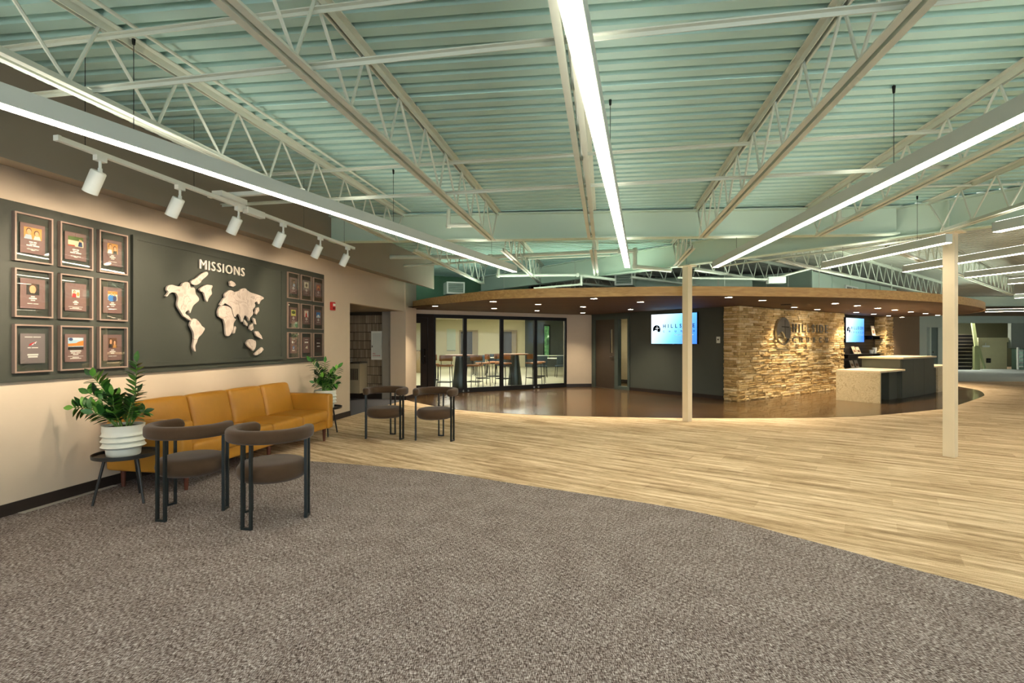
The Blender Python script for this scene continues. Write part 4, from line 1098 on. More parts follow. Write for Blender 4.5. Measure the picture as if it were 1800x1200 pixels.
def make_chair():
    t = thing('barrel_chair', '', 'chair', group='brown velvet barrel chairs')
    part('backrest', arm_band(), M_VELVET, t, smooth=True)
    part('seat', seat_pad(), M_VELVET, t, smooth=True)
    for a in (16, 164, 270): part('leg', leg_loop(a), M_CHAIRLEG, t)
    return t
ch0 = make_chair()
def face(az): return -math.radians(az)
CH = [((-2.757,4.39), 11.5, 'brown velvet barrel chair nearest the side table and potted plant', 0.006), ((-1.982,4.21), 10.6, 'brown velvet barrel chair standing furthest forward on the dark carpet', 0.006),
      ((-1.895,7.69), 188.0, 'brown velvet barrel chair facing the camera, nearer the sofa end', 0.0026), ((-1.128,7.56), 188.4, 'brown velvet barrel chair facing the camera, farther from the sofa', 0.0026)]
for i, (p, az, lab, z) in enumerate(CH):
    o = ch0 if i == 0 else copy_tree(ch0)
    o.location = (p[0], p[1], z); o.rotation_euler = (0,0,face(az)); o['label'] = lab; o.scale = (1.06,1.06,1.02)

# ------------------------------------------------------------------ side tables and plants
def side_table(loc, label, rz):
    t = thing('side_table', label, 'side table', loc, rz, 'round black tray tables')
    part('table_top', MB().lathe([(0.0,0.405),(0.235,0.405),(0.25,0.41),(0.252,0.44),(0.246,0.44),(0.242,0.418),(0.0,0.418)],40), M_TABLEBLACK, t, smooth=True)
    for k in range(3):
        a = math.radians(120*k)
        part('leg', MB().tube([(0.15*math.cos(a),0.15*math.sin(a),0.406),(0.235*math.cos(a),0.235*math.sin(a),0.0)],[0.013,0.011],10), M_TABLEBLACK, t, smooth=True)
    return t
def leaf_mesh(L=0.08, w=0.042):
    m = MB(); pts = []
    st = [(0,0.12),(0.18,0.7),(0.42,1.0),(0.7,0.78),(0.9,0.32),(1.0,0.02)]
    for s_, k in st:
        x = s_*L; c = -0.10*L*(s_**2)
        m.v += [(x,-w/2*k,c+0.12*w*k),(x,0,c),(x,w/2*k,c+0.12*w*k)]
    for i in range(len(st)-1):
        a = 3*i; m.f += [[a,a+3,a+4,a+1],[a+1,a+4,a+5,a+2]]; m.m += [0,0]
    me = bpy.data.meshes.new('leaf'); me.from_pydata(m.v,[],m.f); me.shade_smooth(); me.materials.append(M_LEAF); return me
LEAF = leaf_mesh()
def stem(parent, base, tip, bend, nl, seed, big=1.0, start=0.25):
    r = random.Random(seed); base = Vector(base); tip = Vector(tip); mid = (base+tip)/2 + Vector(bend)
    pts = [base*(1-t)**2 + mid*2*t*(1-t) + tip*t*t for t in [i/8 for i in range(9)]]
    s_ = part('stem', MB().tube(pts, [0.008-0.0006*i for i in range(9)], 6), M_STEM, parent)
    nl = int(nl*1.35)
    for k in range(nl):
        t = start + (1-start)*k/(nl-1); p = base*(1-t)**2 + mid*2*t*(1-t) + tip*t*t
        d = ((mid-base)*(1-t) + (tip-mid)*t).normalized()
        sd = d.cross(Vector((0.25*math.sin(seed), -1, 0.25))).normalized()
        sg = 1 if k % 2 else -1
        out = (sd*sg + d*0.55 + Vector((r.uniform(-.2,.2),r.uniform(-.35,.2),r.uniform(-.1,.25)))).normalized()
        up = d.cross(out).cross(out); up = (Vector((0,0,1)) - out*out.z)
        if up.length < 0.1: up = Vector((1,0,0))
        up.normalize(); yv = up.cross(out).normalized()
        if k == nl-1: out = d; up = Vector((0,-1,0.3)); yv = up.cross(out).normalized(); up = out.cross(yv)
        o = bpy.data.objects.new('leaf', LEAF); COL.objects.link(o); o.parent = s_
        M = Matrix((out, yv, up)).transposed().to_4x4(); sc = 1.35*big*r.uniform(0.85,1.15)*(1.0 if t < 0.9 else 0.85)
        o.matrix_local = Matrix.Translation(p) @ M @ Matrix.Scale(sc, 4)
def plant(loc, label, stems, rz=0):
    t = thing('potted_plant', label, 'plant', loc, rz, 'leafy plants in white ribbed pots')
    prof = [(0.0,0.0),(0.125,0.0),(0.13,0.01),(0.135,0.065)]
    for z in (0.085, 0.135, 0.185): prof += [(0.145,z-0.018),(0.172,z),(0.163,z+0.010),(0.158,z+0.024)]
    prof += [(0.162,0.225),(0.160,0.26),(0.165,0.275),(0.150,0.275),(0.148,0.245),(0.0,0.245)]
    part('pot', MB().lathe(prof, 36), M_POT, t, smooth=True)
    part('soil', MB().lathe([(0.0,0.2455),(0.147,0.2455),(0.147,0.252),(0.0,0.256)],24), M_SOIL, t)
    for i, (tip, bend, nl, big) in enumerate(stems):
        b = (0.05*math.cos(i*2.4), 0.05*math.sin(i*2.4), 0.25); stem(t, b, tip, bend, nl, i+3, big)
T1 = uv(3.95, -4.28, 0.006); T2 = uv(7.32, -4.28, 0.0026)
side_table(T1, 'round black tray table at the near sofa arm, carrying a plant', math.radians(-20))
side_table(T2, 'round black tray table at the far sofa arm, carrying a plant', math.radians(-60))
plant((T1[0]-0.02,T1[1],T1[2]+0.418), 'tall leafy plant in a white ribbed pot on the near table', [
    ((0.12,0.0,0.84),(0.03,0,-0.02),18,1.0), ((-0.26,-0.04,0.72),(0.06,0,0.05),20,1.05), ((-0.37,-0.10,0.44),(0.05,0,0.1),20,1.0), ((-0.30,-0.02,0.56),(0.04,0,0.06),16,1.0),
    ((-0.04,-0.08,0.55),(0.0,0,0.02),14,1.0), ((0.12,-0.06,0.48),(0.0,0,0.03),14,1.0), ((0.06,0.10,0.56),(0,0,0.03),14,1.0), ((-0.16,-0.14,0.40),(0,0,0.05),12,1.0), ((0.14,0.06,0.38),(0,0,0.05),10,1.0), ((-0.12,0.10,0.52),(0,0,0.03),12,1.0), ((0.02,-0.15,0.40),(0,0,0.05),10,1.0)])
plant((T2[0],T2[1],T2[2]+0.418), 'leafy plant in a white ribbed pot on the far table', [
    ((-0.22,0.0,0.72),(0.05,0,0.02),16,1.05), ((-0.02,0.05,0.70),(0.0,0,0.0),16,1.0), ((0.20,0.0,0.62),(-0.03,0,0.03),16,1.05), ((-0.08,-0.05,0.62),(0,0,0.02),14,1.0), ((0.10,-0.06,0.54),(0,0,0.02),14,1.0),
    ((0.16,0.08,0.44),(0,0,0.04),12,1.0), ((-0.14,0.06,0.50),(0,0,0.03),12,1.0), ((0.0,-0.12,0.48),(0,0,0.03),12,1.0), ((-0.12,-0.12,0.40),(0,0,0.04),10,1.0), ((0.18,-0.04,0.38),(0,0,0.04),10,1.0)])
# ------------------------------------------------------------------ signs and screens
def emblem(parent, cx, cz, R, y, dep, m_main, m_line, ring=True):
    if ring:
        m = MB(); n = 40
        o = [(cx+R*math.cos(2*math.pi*i/n), cz+R*math.sin(2*math.pi*i/n)) for i in range(n)]
        q = [(cx+R*0.93*math.cos(2*math.pi*i/n), cz+R*0.93*math.sin(2*math.pi*i/n)) for i in range(n)]
        for i in range(n):
            j = (i+1) % n
            vs = [(o[i][0],y,o[i][1]),(o[j][0],y,o[j][1]),(q[j][0],y,q[j][1]),(q[i][0],y,q[i][1])]
            vs += [(a,y+dep,b) for a,_,b in vs]
            m.add(vs, [(0,1,2,3),(7,6,5,4),(0,4,5,1),(2,6,7,3)])
        part('emblem_ring', m, m_main, parent)
    poly = [(cx+R*0.99*math.cos(math.radians(a)), cz+R*0.99*math.sin(math.radians(a))) for a in range(198, -42, -8)]
    poly += [(cx+R*x, cz+R*z) for x, z in ((0.52,-0.5),(0.36,-0.52),(0.2,-0.3),(-0.05,-0.12),(-0.28,0.0),(-0.5,-0.12),(-0.72,-0.28))]
    part('emblem_hill', MB().slab(poly, y-0.001, y+dep*0.9), m_main, parent)
    w = 0.035*R
    cr = MB().slab([(cx+0.18*R-w, cz-0.42*R),(cx+0.18*R+w, cz-0.42*R),(cx+0.14*R+w*0.7, cz+0.82*R),(cx+0.14*R-w*0.7, cz+0.82*R)], y-0.004, y-0.0015)
    cr.slab([(cx-0.32*R, cz+0.28*R),(cx+0.72*R, cz+0.26*R),(cx+0.72*R, cz+0.33*R),(cx-0.32*R, cz+0.36*R)], y-0.004, y-0.0015)
    part('emblem_cross', cr, m_line, parent)
M_SCREENINK = plain('screen_ink', (10,16,22), 0.9, spec=0.0)
M_SCREENWHITE = emit('screen_white', (0.85,0.93,1.0), 0.9)
M_SCREENGREY = emit('screen_small_print', (0.18,0.36,0.72), 0.5)
def tv(loc, rz, w, h, label, name='television'):
    t = thing(name, label, 'television', loc, rz, 'wall televisions')
    part('casing', MB().box(-w/2-0.014,w/2+0.014,-0.06,-0.005,-h/2-0.014,h/2+0.014), M_BLACK, t)
    part('screen', MB().box(-w/2,w/2,-0.062,-0.06,-h/2,h/2), M_SCREEN, t)
    part('wall_mount', MB().box(-0.2,0.2,-0.005,0.0,-0.15,0.15), M_BLACK, t)
    emblem(t, -w*0.375, -0.02*h, 0.155*h, -0.0635, 0.0012, M_SCREENINK, M_SCREENWHITE, False)
    letters('HILLSIDE', w*0.68, h*0.125, 0.0012, M_SCREENINK, t, -w*0.225, -0.0635, h*0.035, 0.018)
    letters('CHURCH', w*0.68, h*0.065, 0.0012, M_SCREENINK, t, -w*0.225, -0.0635, -h*0.115, 0.012)
    sm = MB()
    for k in range(10): sm.box(w*0.03+k*w*0.042, w*0.03+k*w*0.042+w*0.022, -0.0634, -0.062, -h*0.215, -h*0.19)
    part('small_print', sm, M_SCREENGREY, t)
    part('indicator', MB().box(-0.03,0.03,-0.064,-0.06,-h/2-0.012,-h/2-0.004), plain('tv_badge',(150,160,170),0.3), t)
    return t
tp = lambda s_, off=0: (A[0]+math.cos(AA)*s_, A[1]+math.sin(AA)*s_)
x, y = tp(0.6615*AL); tv((x,y,1.795), AA, 1.45, 0.815, 'wide television on the charcoal wall, partly behind a column')
x, y = tp(4.42); sw_ = thing('light_switch', 'small white wall switch right of the television', 'switch', (x,y,1.49), AA)
part('plate', MB().box(-0.05,0.05,-0.008,0,-0.08,0.08), M_WHITEMETAL, sw_); part('toggle', MB().box(-0.015,0.015,-0.018,-0.008,-0.01,0.03), M_BASE, sw_)

lg = thing('wall_sign', 'brushed metal round emblem with HILLSIDE CHURCH letters on stone', 'sign', S0, SA)
emblem(lg, 1.93, 1.72, 0.36, -0.10, 0.05, M_CHROME, plain('sign_dark_metal',(70,66,60),0.3,metal=0.8))  # cross in a darker metal
letters('HILLSIDE', 2.02, 0.235, 0.03, M_CHROME, lg, 2.42, -0.10, 1.70, 0.008)
letters('CHURCH', 2.02, 0.15, 0.03, M_CHROME, lg, 2.42, -0.10, 1.42, 0.015)
for x in (1.75,2.1,2.6,3.2,3.8,4.3): part('standoff', MB().tube([(x,-0.07,1.5 if x > 2.3 else 1.9),(x,0.02,1.5 if x > 2.3 else 1.9)],0.008,6), M_CHROME, lg)
def SL(x, y, z=0):
    return (S0[0]+math.cos(SA)*x-math.sin(SA)*y, S0[1]+math.sin(SA)*x+math.cos(SA)*y, z)
tv(SL(5.74+1.33-0.42+0.62, 0.335, 1.82), SA, 1.37, 0.78, 'television on the black slatted wall behind the desk')
for (x0, x1, z, lab) in ((8.15,9.0,1.62,'black display shelf beside the slatted wall television'),(6.3,9.0,1.02,'long black shelf under the slatted wall television'),(6.3,8.2,0.58,'low black shelf behind the desks')):
    t = thing('display_shelf', lab, 'shelf', SL(x0,0.34,z), SA, 'black shelves on the slats')
    part('board', MB().box(0,x1-x0,-0.28,0,0,0.025), M_BLACK, t)
    for k in (0.1, x1-x0-0.1): part('bracket', MB().box(k-0.01,k+0.01,-0.2,0,-0.1,0), M_BLACK, t)
def booklet(x, z, w, h, rgb, label, lean=8):
    t = thing('booklet', label, 'booklet', SL(x,0.22,z), SA, 'booklets on the display shelves')
    b = part('cover', MB().box(-w/2,w/2,-0.012,0,0,h), plain('cover_%d%d%d' % rgb, rgb, 0.5, var=0.2, scale=10), t, rot=(math.radians(-lean),0,0))
    part('stand', MB().box(-w/3,w/3,-0.05,0.05,0,0.012), plain('acrylic_stand',(180,184,184),0.2), t)
    part('print', MB().box(-w*0.35,w*0.35,-0.0135,-0.012,h*0.2,h*0.55), plain('cover_ink',(120,90,70),0.6,var=0.3,scale=14), b)
booklet(8.6, 1.645, 0.26, 0.34, (226,214,196), 'cream booklet standing on the shelf beside the television')
booklet(7.15, 1.045, 0.24, 0.26, (200,182,156), 'tan booklet on the long shelf, nearer the stone wall', 22)
booklet(7.45, 1.045, 0.26, 0.24, (226,206,176), 'pale booklet on the long shelf, second from the stone wall', 22)
booklet(6.95, 0.605, 0.24, 0.24, (206,196,182), 'grey booklet on the low shelf, nearer the stone wall', 18)
booklet(7.3, 0.605, 0.24, 0.24, (170,160,148), 'brown grey booklet on the low shelf, farther from the stone wall', 18)
for x, lab, hh in ((8.35,'white mug on the long shelf nearer the television',0.12),(8.62,'taller white mug on the long shelf by the stone pier',0.2)):
    t = thing('mug', lab, 'mug', SL(x,0.2,1.045), SA, 'mugs on the long shelf')
    part('cup', MB().lathe([(0.0,0.0),(0.05,0.0),(0.07,hh),(0.062,hh),(0.045,0.015),(0.0,0.015)],16), M_WHITEMETAL, t, smooth=True)
    part('handle', MB().tube([(0.06,0,hh*0.25),(0.1,0,hh*0.3),(0.1,0,hh*0.7),(0.066,0,hh*0.75)],0.008,6), M_WHITEMETAL, t)

# ------------------------------------------------------------------ reception desks
TC = (9.846, 12.92, 0.0052)
td = thing('reception_desk', 'tall dark grey reception desk with a cream top', 'desk', TC, SA, 'reception desk units')
part('body', MB().box(0.03,2.43,0.03,0.91,0.0,1.0), M_DESK, td)
part('counter_top', MB().box(-0.03,2.49,-0.03,0.97,1.0,1.04), M_DESKTOP, td)
for k in range(3): part('front_panel', MB().box(0.035+0.8*k,0.035+0.8*k+0.79,0.012,0.03,0.02,0.985), M_DESK, td)
part('side_panel', MB().box(0.012,0.03,0.04,0.90,0.02,0.985), M_DESK, td)
lo = thing('reception_desk', 'low stone waterfall desk nearer the stone wall', 'desk', TC, SA, 'reception desk units')
part('waterfall_panel', MB().box(-1.62,-1.565,-0.076,0.86,0.0,0.71), M_QUARTZ, lo)
part('desk_top', MB().box(-1.62,-0.035,-0.076,0.86,0.71,0.75), M_DESKTOP, lo)
part('modesty_panel', MB().box(-1.565,-0.55,0.36,0.38,0.0,0.71), M_DESK, lo)
part('pedestal', MB().box(-0.55,-0.035,0.10,0.84,0.0,0.71), M_DESK, lo)
rd = thing('reception_desk', 'low stone-fronted desk on the far side of the tall desk', 'desk', TC, SA, 'reception desk units')
part('desk_top', MB().box(2.50,4.1,-0.02,0.9,0.71,0.75), M_DESKTOP, rd)
part('front_slab', MB().box(2.78,4.1,0.02,0.07,0.0,0.71), M_QUARTZ, rd)
part('pedestal', MB().box(2.50,2.76,0.06,0.86,0.0,0.71), M_DESK, rd)

# ------------------------------------------------------------------ furniture of the glazed room
def high_table(x, y, label):
    t = thing('high_table', label, 'table', (x,y,0.0045), 0, 'high tables in the glazed room')
    part('pedestal', MB().lathe([(0.0,0.0),(0.24,0.0),(0.24,0.015),(0.13,1.0),(0.0,1.0)],28), plain('pedestal_steel',(70,78,78),0.3,metal=0.6), t, smooth=True)
    part('table_top', MB().lathe([(0.0,1.0),(0.44,1.0),(0.45,1.01),(0.45,1.035),(0.0,1.035)],36), M_ORANGEWOOD, t)
high_table(0.10,17.2,'high table with dark cone pedestal in the third glass pane')
high_table(-1.62,15.9,'high table with dark cone pedestal behind the first glass pane')
def make_stool(seatmat, backmat):
    t = thing('bar_stool', '', 'bar stool', group='bar stools in the glazed room')
    part('seat', MB().rbox((0,0,0.735),(0.42,0.40,0.05),0.022), seatmat, t, smooth=True)
    bk_ = MB(); n = 8
    pts = [(0.24*math.sin(math.radians(-52+13*i)), -0.24*math.cos(math.radians(-52+13*i))+0.03) for i in range(n+1)]
    for i in range(n):
        a, b = pts[i], pts[i+1]
        bk_.add([(a[0],a[1],0.86),(b[0],b[1],0.86),(b[0],b[1],1.03),(a[0],a[1],1.03),(a[0]*1.08,a[1]*1.08,0.86),(b[0]*1.08,b[1]*1.08,0.86),(b[0]*1.08,b[1]*1.08,1.03),(a[0]*1.08,a[1]*1.08,1.03)],
               [(0,1,2,3),(7,6,5,4),(3,2,6,7),(0,4,5,1)])
    part('backrest', bk_, backmat, t)
    for sx in (-1,1):
        for sy in (-1,1):
            part('leg', MB().tube([(sx*0.17,sy*0.16,0.71),(sx*0.20,sy*0.19,0.0)],0.011,6), M_BLACK, t)
        part('back_post', MB().tube([(sx*0.15,-0.17,0.72),(sx*0.17,-0.19,0.95)],0.010,6), M_BLACK, t)
    q = [(-0.19,-0.18,0.25),(0.19,-0.18,0.25),(0.19,0.18,0.25),(-0.19,0.18,0.25),(-0.19,-0.18,0.25)]
    part('footrest', MB().tube(q,0.010,6), M_BLACK, t)
    return t
M_SEATTAN = plain('stool_seat_tan',(186,124,78),0.5,var=0.1)
st0 = make_stool(M_SEATTAN, M_ORANGEWOOD)
STOOLS = [((-2.52,16.0),200,'oak bar stool at the door end of the glazed room'),((-1.98,15.15),175,'oak bar stool closest to the first glass pane'),((-1.12,15.3),160,'oak bar stool partly behind the first black mullion'),
          ((-0.95,16.7),110,'oak bar stool in the middle of the second glass pane'),((-0.62,17.6),60,'oak bar stool behind the high table in the second pane'),((-0.28,16.55),150,'oak bar stool just left of the cone pedestal'),
          ((0.72,16.9),215,'oak bar stool just right of the cone pedestal'),((0.95,17.7),260,'oak bar stool crossing the third black mullion')]
for i, (p, a, lab) in enumerate(STOOLS):
    o = st0 if i == 0 else copy_tree(st0)
    o.location = (p[0],p[1],0.0045); o.rotation_euler = (0,0,math.radians(a)); o['label'] = lab
def room_table(x, y, w, label, rz):
    t = thing('meeting_table', label, 'table', (x,y,0.0045), rz, 'white meeting tables')
    part('table_top', MB().rbox((0,0,0.74),(w,0.75,0.03),0.012), plain('white_laminate',(236,236,220),0.3), t)
    for sx in (-1,1):
        for sy in (-1,1): part('leg', MB().tube([(sx*(w/2-0.1),sy*0.3,0.73),(sx*(w/2-0.1),sy*0.3,0)],0.02,6), M_BLACK, t)
room_table(-0.9,22.5,1.8,'white meeting table in the second glass pane',0.0)
room_table(1.75,21.5,1.7,'white meeting table in the last glass pane, nearer',0.1)
room_table(2.0,25.5,2.0,'white meeting table in the last glass pane, farther',0.1)
def make_roomchair():
    t = thing('meeting_chair','', 'chair', group='dark chairs at the meeting tables')
    part('seat', MB().rbox((0,0,0.45),(0.46,0.44,0.05),0.02), plain('chair_slate',(52,66,74),0.7), t)
    part('backrest', MB().rbox((0,-0.22,0.70),(0.44,0.04,0.34),0.018), plain('chair_slate',(52,66,74),0.7), t)
    for sx in (-1,1):
        for sy in (-1,1): part('leg', MB().tube([(sx*0.2,sy*0.19,0.44),(sx*0.22,sy*0.22,0)],0.011,6), M_BLACK, t)
    return t
rc0 = make_roomchair()
for i, (p, a, lab) in enumerate([((-1.35,21.7),0,'slate chair at the white table, second pane, nearer the door'),((-0.5,21.7),0,'slate chair at the white table, second pane, nearer the pedestal'),((1.2,20.8),0,'slate chair at the near white table, beside the third mullion'),
      ((2.0,20.8),5,'slate chair at the near white table, in the last pane'),((2.75,21.6),95,'slate chair at the end of the near white table'),((-0.9,23.3),180,'slate chair behind the white table, second pane')]):
    o = rc0 if i == 0 else copy_tree(rc0)
    o.location = (p[0],p[1],0.0045); o.rotation_euler = (0,0,math.radians(a)); o['label'] = lab
for k, (x0, x1, nm) in enumerate(((-2.95,-2.28,'door_3'),(-0.56,-0.02,'door_4'))):
    d = tag(thing(nm, 'dark door on the back wall of the glazed room', None, (0,29.5,0)), kind='structure')
    part('door_leaf', MB().box(x0,x1,-0.05,0,0,2.02), plain('room_door_dark',(52,48,40),0.5), d)
    part('door_frame', MB().box(x0-0.08,x0,-0.07,0,0,2.1).box(x1,x1+0.32,-0.07,0,0,2.1).box(x0,x1,-0.07,0,2.02,2.1), plain('room_door_frame',(150,132,100),0.5), d)
w2 = tag(thing('window_2', 'narrow window with green daylight in the dark wall', None, (1.98,29.2,0)), kind='structure')
part('window_frame', MB().box(-0.2,-0.13,-0.03,0,0.4,2.4).box(0.13,0.2,-0.03,0,0.4,2.4).box(-0.13,0.13,-0.03,0,2.33,2.4).box(-0.13,0.13,-0.03,0,0.4,0.47), M_BLACK, w2)
gm, gnt, gb = new_mat('green_daylight'); gtc = gnt.nodes.new('ShaderNodeTexCoord'); gn = gnt.nodes.new('ShaderNodeTexNoise'); gn.inputs['Scale'].default_value = 5
gnt.links.new(gtc.outputs['Object'], gn.inputs['Vector']); gr = ramp(gnt, [(0.35,(24,50,28)),(0.6,(70,112,60)),(0.75,(190,206,170))]); gnt.links.new(gn.outputs['Fac'], gr.inputs[0])
gnt.links.new(gr.outputs[0], gb.inputs['Emission Color']); gb.inputs['Emission Strength'].default_value = 0.9; gb.inputs['Base Color'].default_value = (0.02,0.02,0.02,1)
part('pane', MB().box(-0.13,0.13,-0.015,-0.005,0.47,2.33), gm, w2)
wb = thing('whiteboard', 'pale wall board on the back wall of the glazed room', 'board', (-3.5,29.495,1.55))
part('board', MB().box(-0.25,0.25,-0.03,0,-0.6,0.62), plain('board_pale_green',(190,200,176),0.4), wb); part('tray', MB().box(-0.25,0.25,-0.08,0,-0.64,-0.6), M_CHROME, wb)
sd = thing('sideboard', 'low brown cabinet seen through the bronze door', 'cabinet', (-5.3,24.0,0.0045))
part('body', MB().box(-1.4,1.4,-0.3,0.3,0,1.0), plain('sideboard_brown',(140,116,80),0.5), sd); part('cabinet_top', MB().box(-1.43,1.43,-0.33,0.33,1.0,1.04), plain('sideboard_top',(116,94,66),0.5), sd)
for k in range(3): part('door', MB().box(-1.38+0.93*k,-0.48+0.93*k,-0.318,-0.3,0.05,0.97), plain('sideboard_door',(150,126,90),0.5), sd)
for i, (x, y) in enumerate([(-3.0,25.6),(0.05,26.2),(-2.2,20.0),(0.9,20.6),(-4.6,17.2),(-0.8,17.6),(-6.2,22.5)]):  # the first two panels are seen, the rest added to light the room
    t = thing('ceiling_light_panel', 'flat white ceiling light panel in the glazed room, '+['far row behind the first mullion','far row behind the third pane','added for light, middle row on the door side','added for light, middle row on the dark wall side','added for light, front row by the door','added for light, front row by the middle panes','added for light, beyond the bronze door'][i], 'ceiling light', (x,y,2.72), 0, 'ceiling panels in the glazed room')
    part('frame', MB().box(-0.63,0.63,-0.33,0.33,-0.012,0.0), M_WHITEMETAL, t); part('diffuser', MB().box(-0.6,0.6,-0.3,0.3,-0.016,-0.012), M_CEILPANEL, t)
# office behind the sidelight
def AO(s_, d_, z=0): return (A[0]+math.cos(AA)*s_+nx*d_, A[1]+math.sin(AA)*s_+ny*d_, z)
t = thing('ceiling_light_panel', 'unseen light panel added to brighten the office behind the brown door', 'ceiling light', AO(0.9,1.3,CZ), AA)  # unseen panel put in to light the office
part('frame', MB().box(-0.5,0.5,-0.3,0.3,-0.02,-0.004), M_WHITEMETAL, t); part('diffuser', MB().box(-0.47,0.47,-0.27,0.27,-0.024,-0.02), M_CEILPANEL, t)
pp = thing('potted_plant', 'tall dark plant in a black planter behind the sidelight', 'plant', AO(0.95,1.55,0.0055), AA)
part('pot', MB().lathe([(0.0,0.0),(0.15,0.0),(0.2,0.75),(0.18,0.75),(0.0,0.72)],18), M_TABLEBLACK, pp)
for i, tip in enumerate(((-0.4,0,1.75),(-0.25,0.1,1.45),(0.1,0,1.95),(0.3,0.1,1.6),(-0.1,-0.1,1.9))): stem(pp, (0,0,0.72), tip, (0,0,0.12), 9, 40+i, 2.6, 0.35)
es = thing('exit_sign', 'small red sign high on the office wall behind the sidelight', 'sign', AO(-0.22,2.2,1.9), AA)
part('sign_face', MB().box(-0.14,0.14,-0.02,0,-0.1,0.1), plain('sign_red',(214,80,60),0.5), es); part('sign_frame', MB().box(-0.16,0.16,-0.01,0,-0.12,0.12), M_WHITEMETAL, es)

# ------------------------------------------------------------------ services above the canopy
du = thing('air_duct', 'large white rectangular duct lying above the canopy', 'duct', (6.73,11.5,0), math.atan2(BN.y,BN.x))
part('duct_body', MB().box(0,6.4,0,2.0,2.48,3.03), M_BEAM, du)
for x in (0.0,1.2,2.4,3.6,4.8): part('flange', MB().box(x,x+0.03,-0.015,2.0,2.48,3.045), M_BEAM, du)
for y in (0.5,1.0,1.5): part('seam', MB().box(-0.012,0.0,y-0.008,y+0.008,2.48,3.03), M_STEEL, du)
gq = part('grille', MB().box(2.0,2.9,-0.04,-0.015,2.52,2.86), M_WHITEMETAL, du)
for k in range(2): part('louvre_panel', MB().box(2.08+0.4*k,2.42+0.4*k,-0.045,-0.04,2.56,2.82), plain('grille_grey',(112,118,110),0.5), gq)
rd_ = thing('round_duct', 'pale round duct elbow above the canopy behind the column', 'duct')
part('duct_tube', MB().tube([(5.75,12.25,2.86),(5.2,12.5,2.86),(4.2,12.95,2.86),(2.95,13.2,2.86)],0.21,20), M_BEAM, rd_, smooth=True)
part('collar', MB().tube([(5.1,12.55,2.86),(5.06,12.57,2.86)],0.225,20), M_STEEL, rd_); part('collar', MB().tube([(4.6,12.78,2.86),(4.56,12.8,2.86)],0.225,20), M_STEEL, rd_)
def diffuser(loc, rz, w, h, label):
    t = thing('air_diffuser', label, 'air grille', loc, rz, 'boxed air grilles above the canopy')
    part('box', MB().box(-w/2,w/2,0.0,0.45,-h/2,h/2), M_BEAM, t)
    f = MB()
    for (x0,x1,z0,z1) in ((-w/2,w/2,h/2-0.035,h/2),(-w/2,w/2,-h/2,-h/2+0.035),(-w/2,-w/2+0.035,-h/2+0.035,h/2-0.035),(w/2-0.035,w/2,-h/2+0.035,h/2-0.035)): f.box(x0,x1,-0.03,0,z0,z1)
    part('frame', f, M_WHITEMETAL, t)
    part('backing', MB().box(-w/2+0.035,w/2-0.035,-0.004,0.0,-h/2+0.035,h/2-0.035), plain('grille_dark',(70,82,74),0.6), t)
    for k in range(7):
        z = -h/2+0.055+(h-0.11)*k/6
        part('slat', MB().box(-w/2+0.035,w/2-0.035,-0.02,-0.006,z-0.006,z+0.006), M_BEAM, t)
diffuser((-1.42,12.9,2.80), math.radians(18), 0.46, 0.30, 'boxed air grille above the glass wall, near the bulkhead end')
diffuser((2.62,12.0,2.93), math.radians(-22), 0.42, 0.33, 'boxed air grille above the canopy, left of the column')
def pipe(pts, r, label, name='water_pipe', mat=None, elbows=True):
    t = thing(name, label, 'pipe')
    part('run', MB().tube(pts, r, 10), mat or M_STEEL, t, smooth=True)
    for p in pts[1:-1]: part('elbow', MB().lathe([(0,-r*1.5),(r*1.1,-r*1.3),(r*1.5,0),(r*1.1,r*1.3),(0,r*1.5)],10), mat or M_STEEL, t, p, smooth=True)
    return t
def PX(x, y, t): return ((x-900)/900*t, t, EYE+(600-y)/900*t)
pipe([(-2.4,9.35,2.99),(-0.4,9.45,3.01),(2.0,9.5,3.13),(2.28,9.5,3.13),(2.28,9.5,2.84),(2.98,9.6,2.78)], 0.038, 'thick white water pipe dropping beside the column, behind the cross beam')
pipe([(-2.2,10.0,2.92),(0.3,9.9,3.05),(1.9,9.9,3.12)], 0.02, 'thin conduit just behind the thick water pipe')
pipe([(-0.28,10.55,2.96),(-0.28,10.55,2.81),(1.35,10.55,2.82),(2.15,10.7,2.74)], 0.03, 'sprinkler pipe running level above the canopy edge')
pipe([(1.42,10.5,2.80),(1.42,10.5,2.62),(0.45,10.6,2.55)], 0.022, 'short sprinkler branch hanging below the level pipe')
pipe([(-0.84,6.78,3.2),(-0.84,6.78,2.985),(-0.42,6.76,2.985)], 0.026, 'white elbow pipe at the cross beam, nearer the sofa')
pipe([(4.1,6.42,3.2),(4.1,6.42,2.98),(4.38,6.4,2.98)], 0.026, 'white elbow pipe at the cross beam, nearer the columns')
e0 = P1+BD*0.5-BN*0.02; e1 = P1+BD*3.4-BN*0.12
pipe([(e0.x,e0.y,2.74),(e1.x,e1.y,2.77)], 0.014, 'thin conduit under the diagonal beam between the columns', 'conduit')
e2 = P1+BD*0.3+BN*1.1; e3 = P1+BD*1.4+BN*0.9
pipe([(3.3,10.2,2.72),(5.2,10.3,2.70),(6.1,10.0,2.95)], 0.02, 'bent white conduit above the canopy right of the column', 'conduit')
jb = thing('junction_box', 'white electrical box on the conduit above the canopy', 'junction box', (5.3,10.28,2.68), math.radians(-8))
part('body', MB().box(-0.16,0.16,-0.08,0.08,-0.065,0.065), M_WHITEMETAL, jb); part('lid', MB().box(-0.15,0.15,-0.086,-0.08,-0.055,0.055), M_BEAM, jb)
f0 = P1+BD*(3.69+0.95)-BN*0.12
jb = thing('junction_box', 'white electrical box on the diagonal beam at the picture edge', 'junction box', (f0.x,f0.y,3.03), AB)
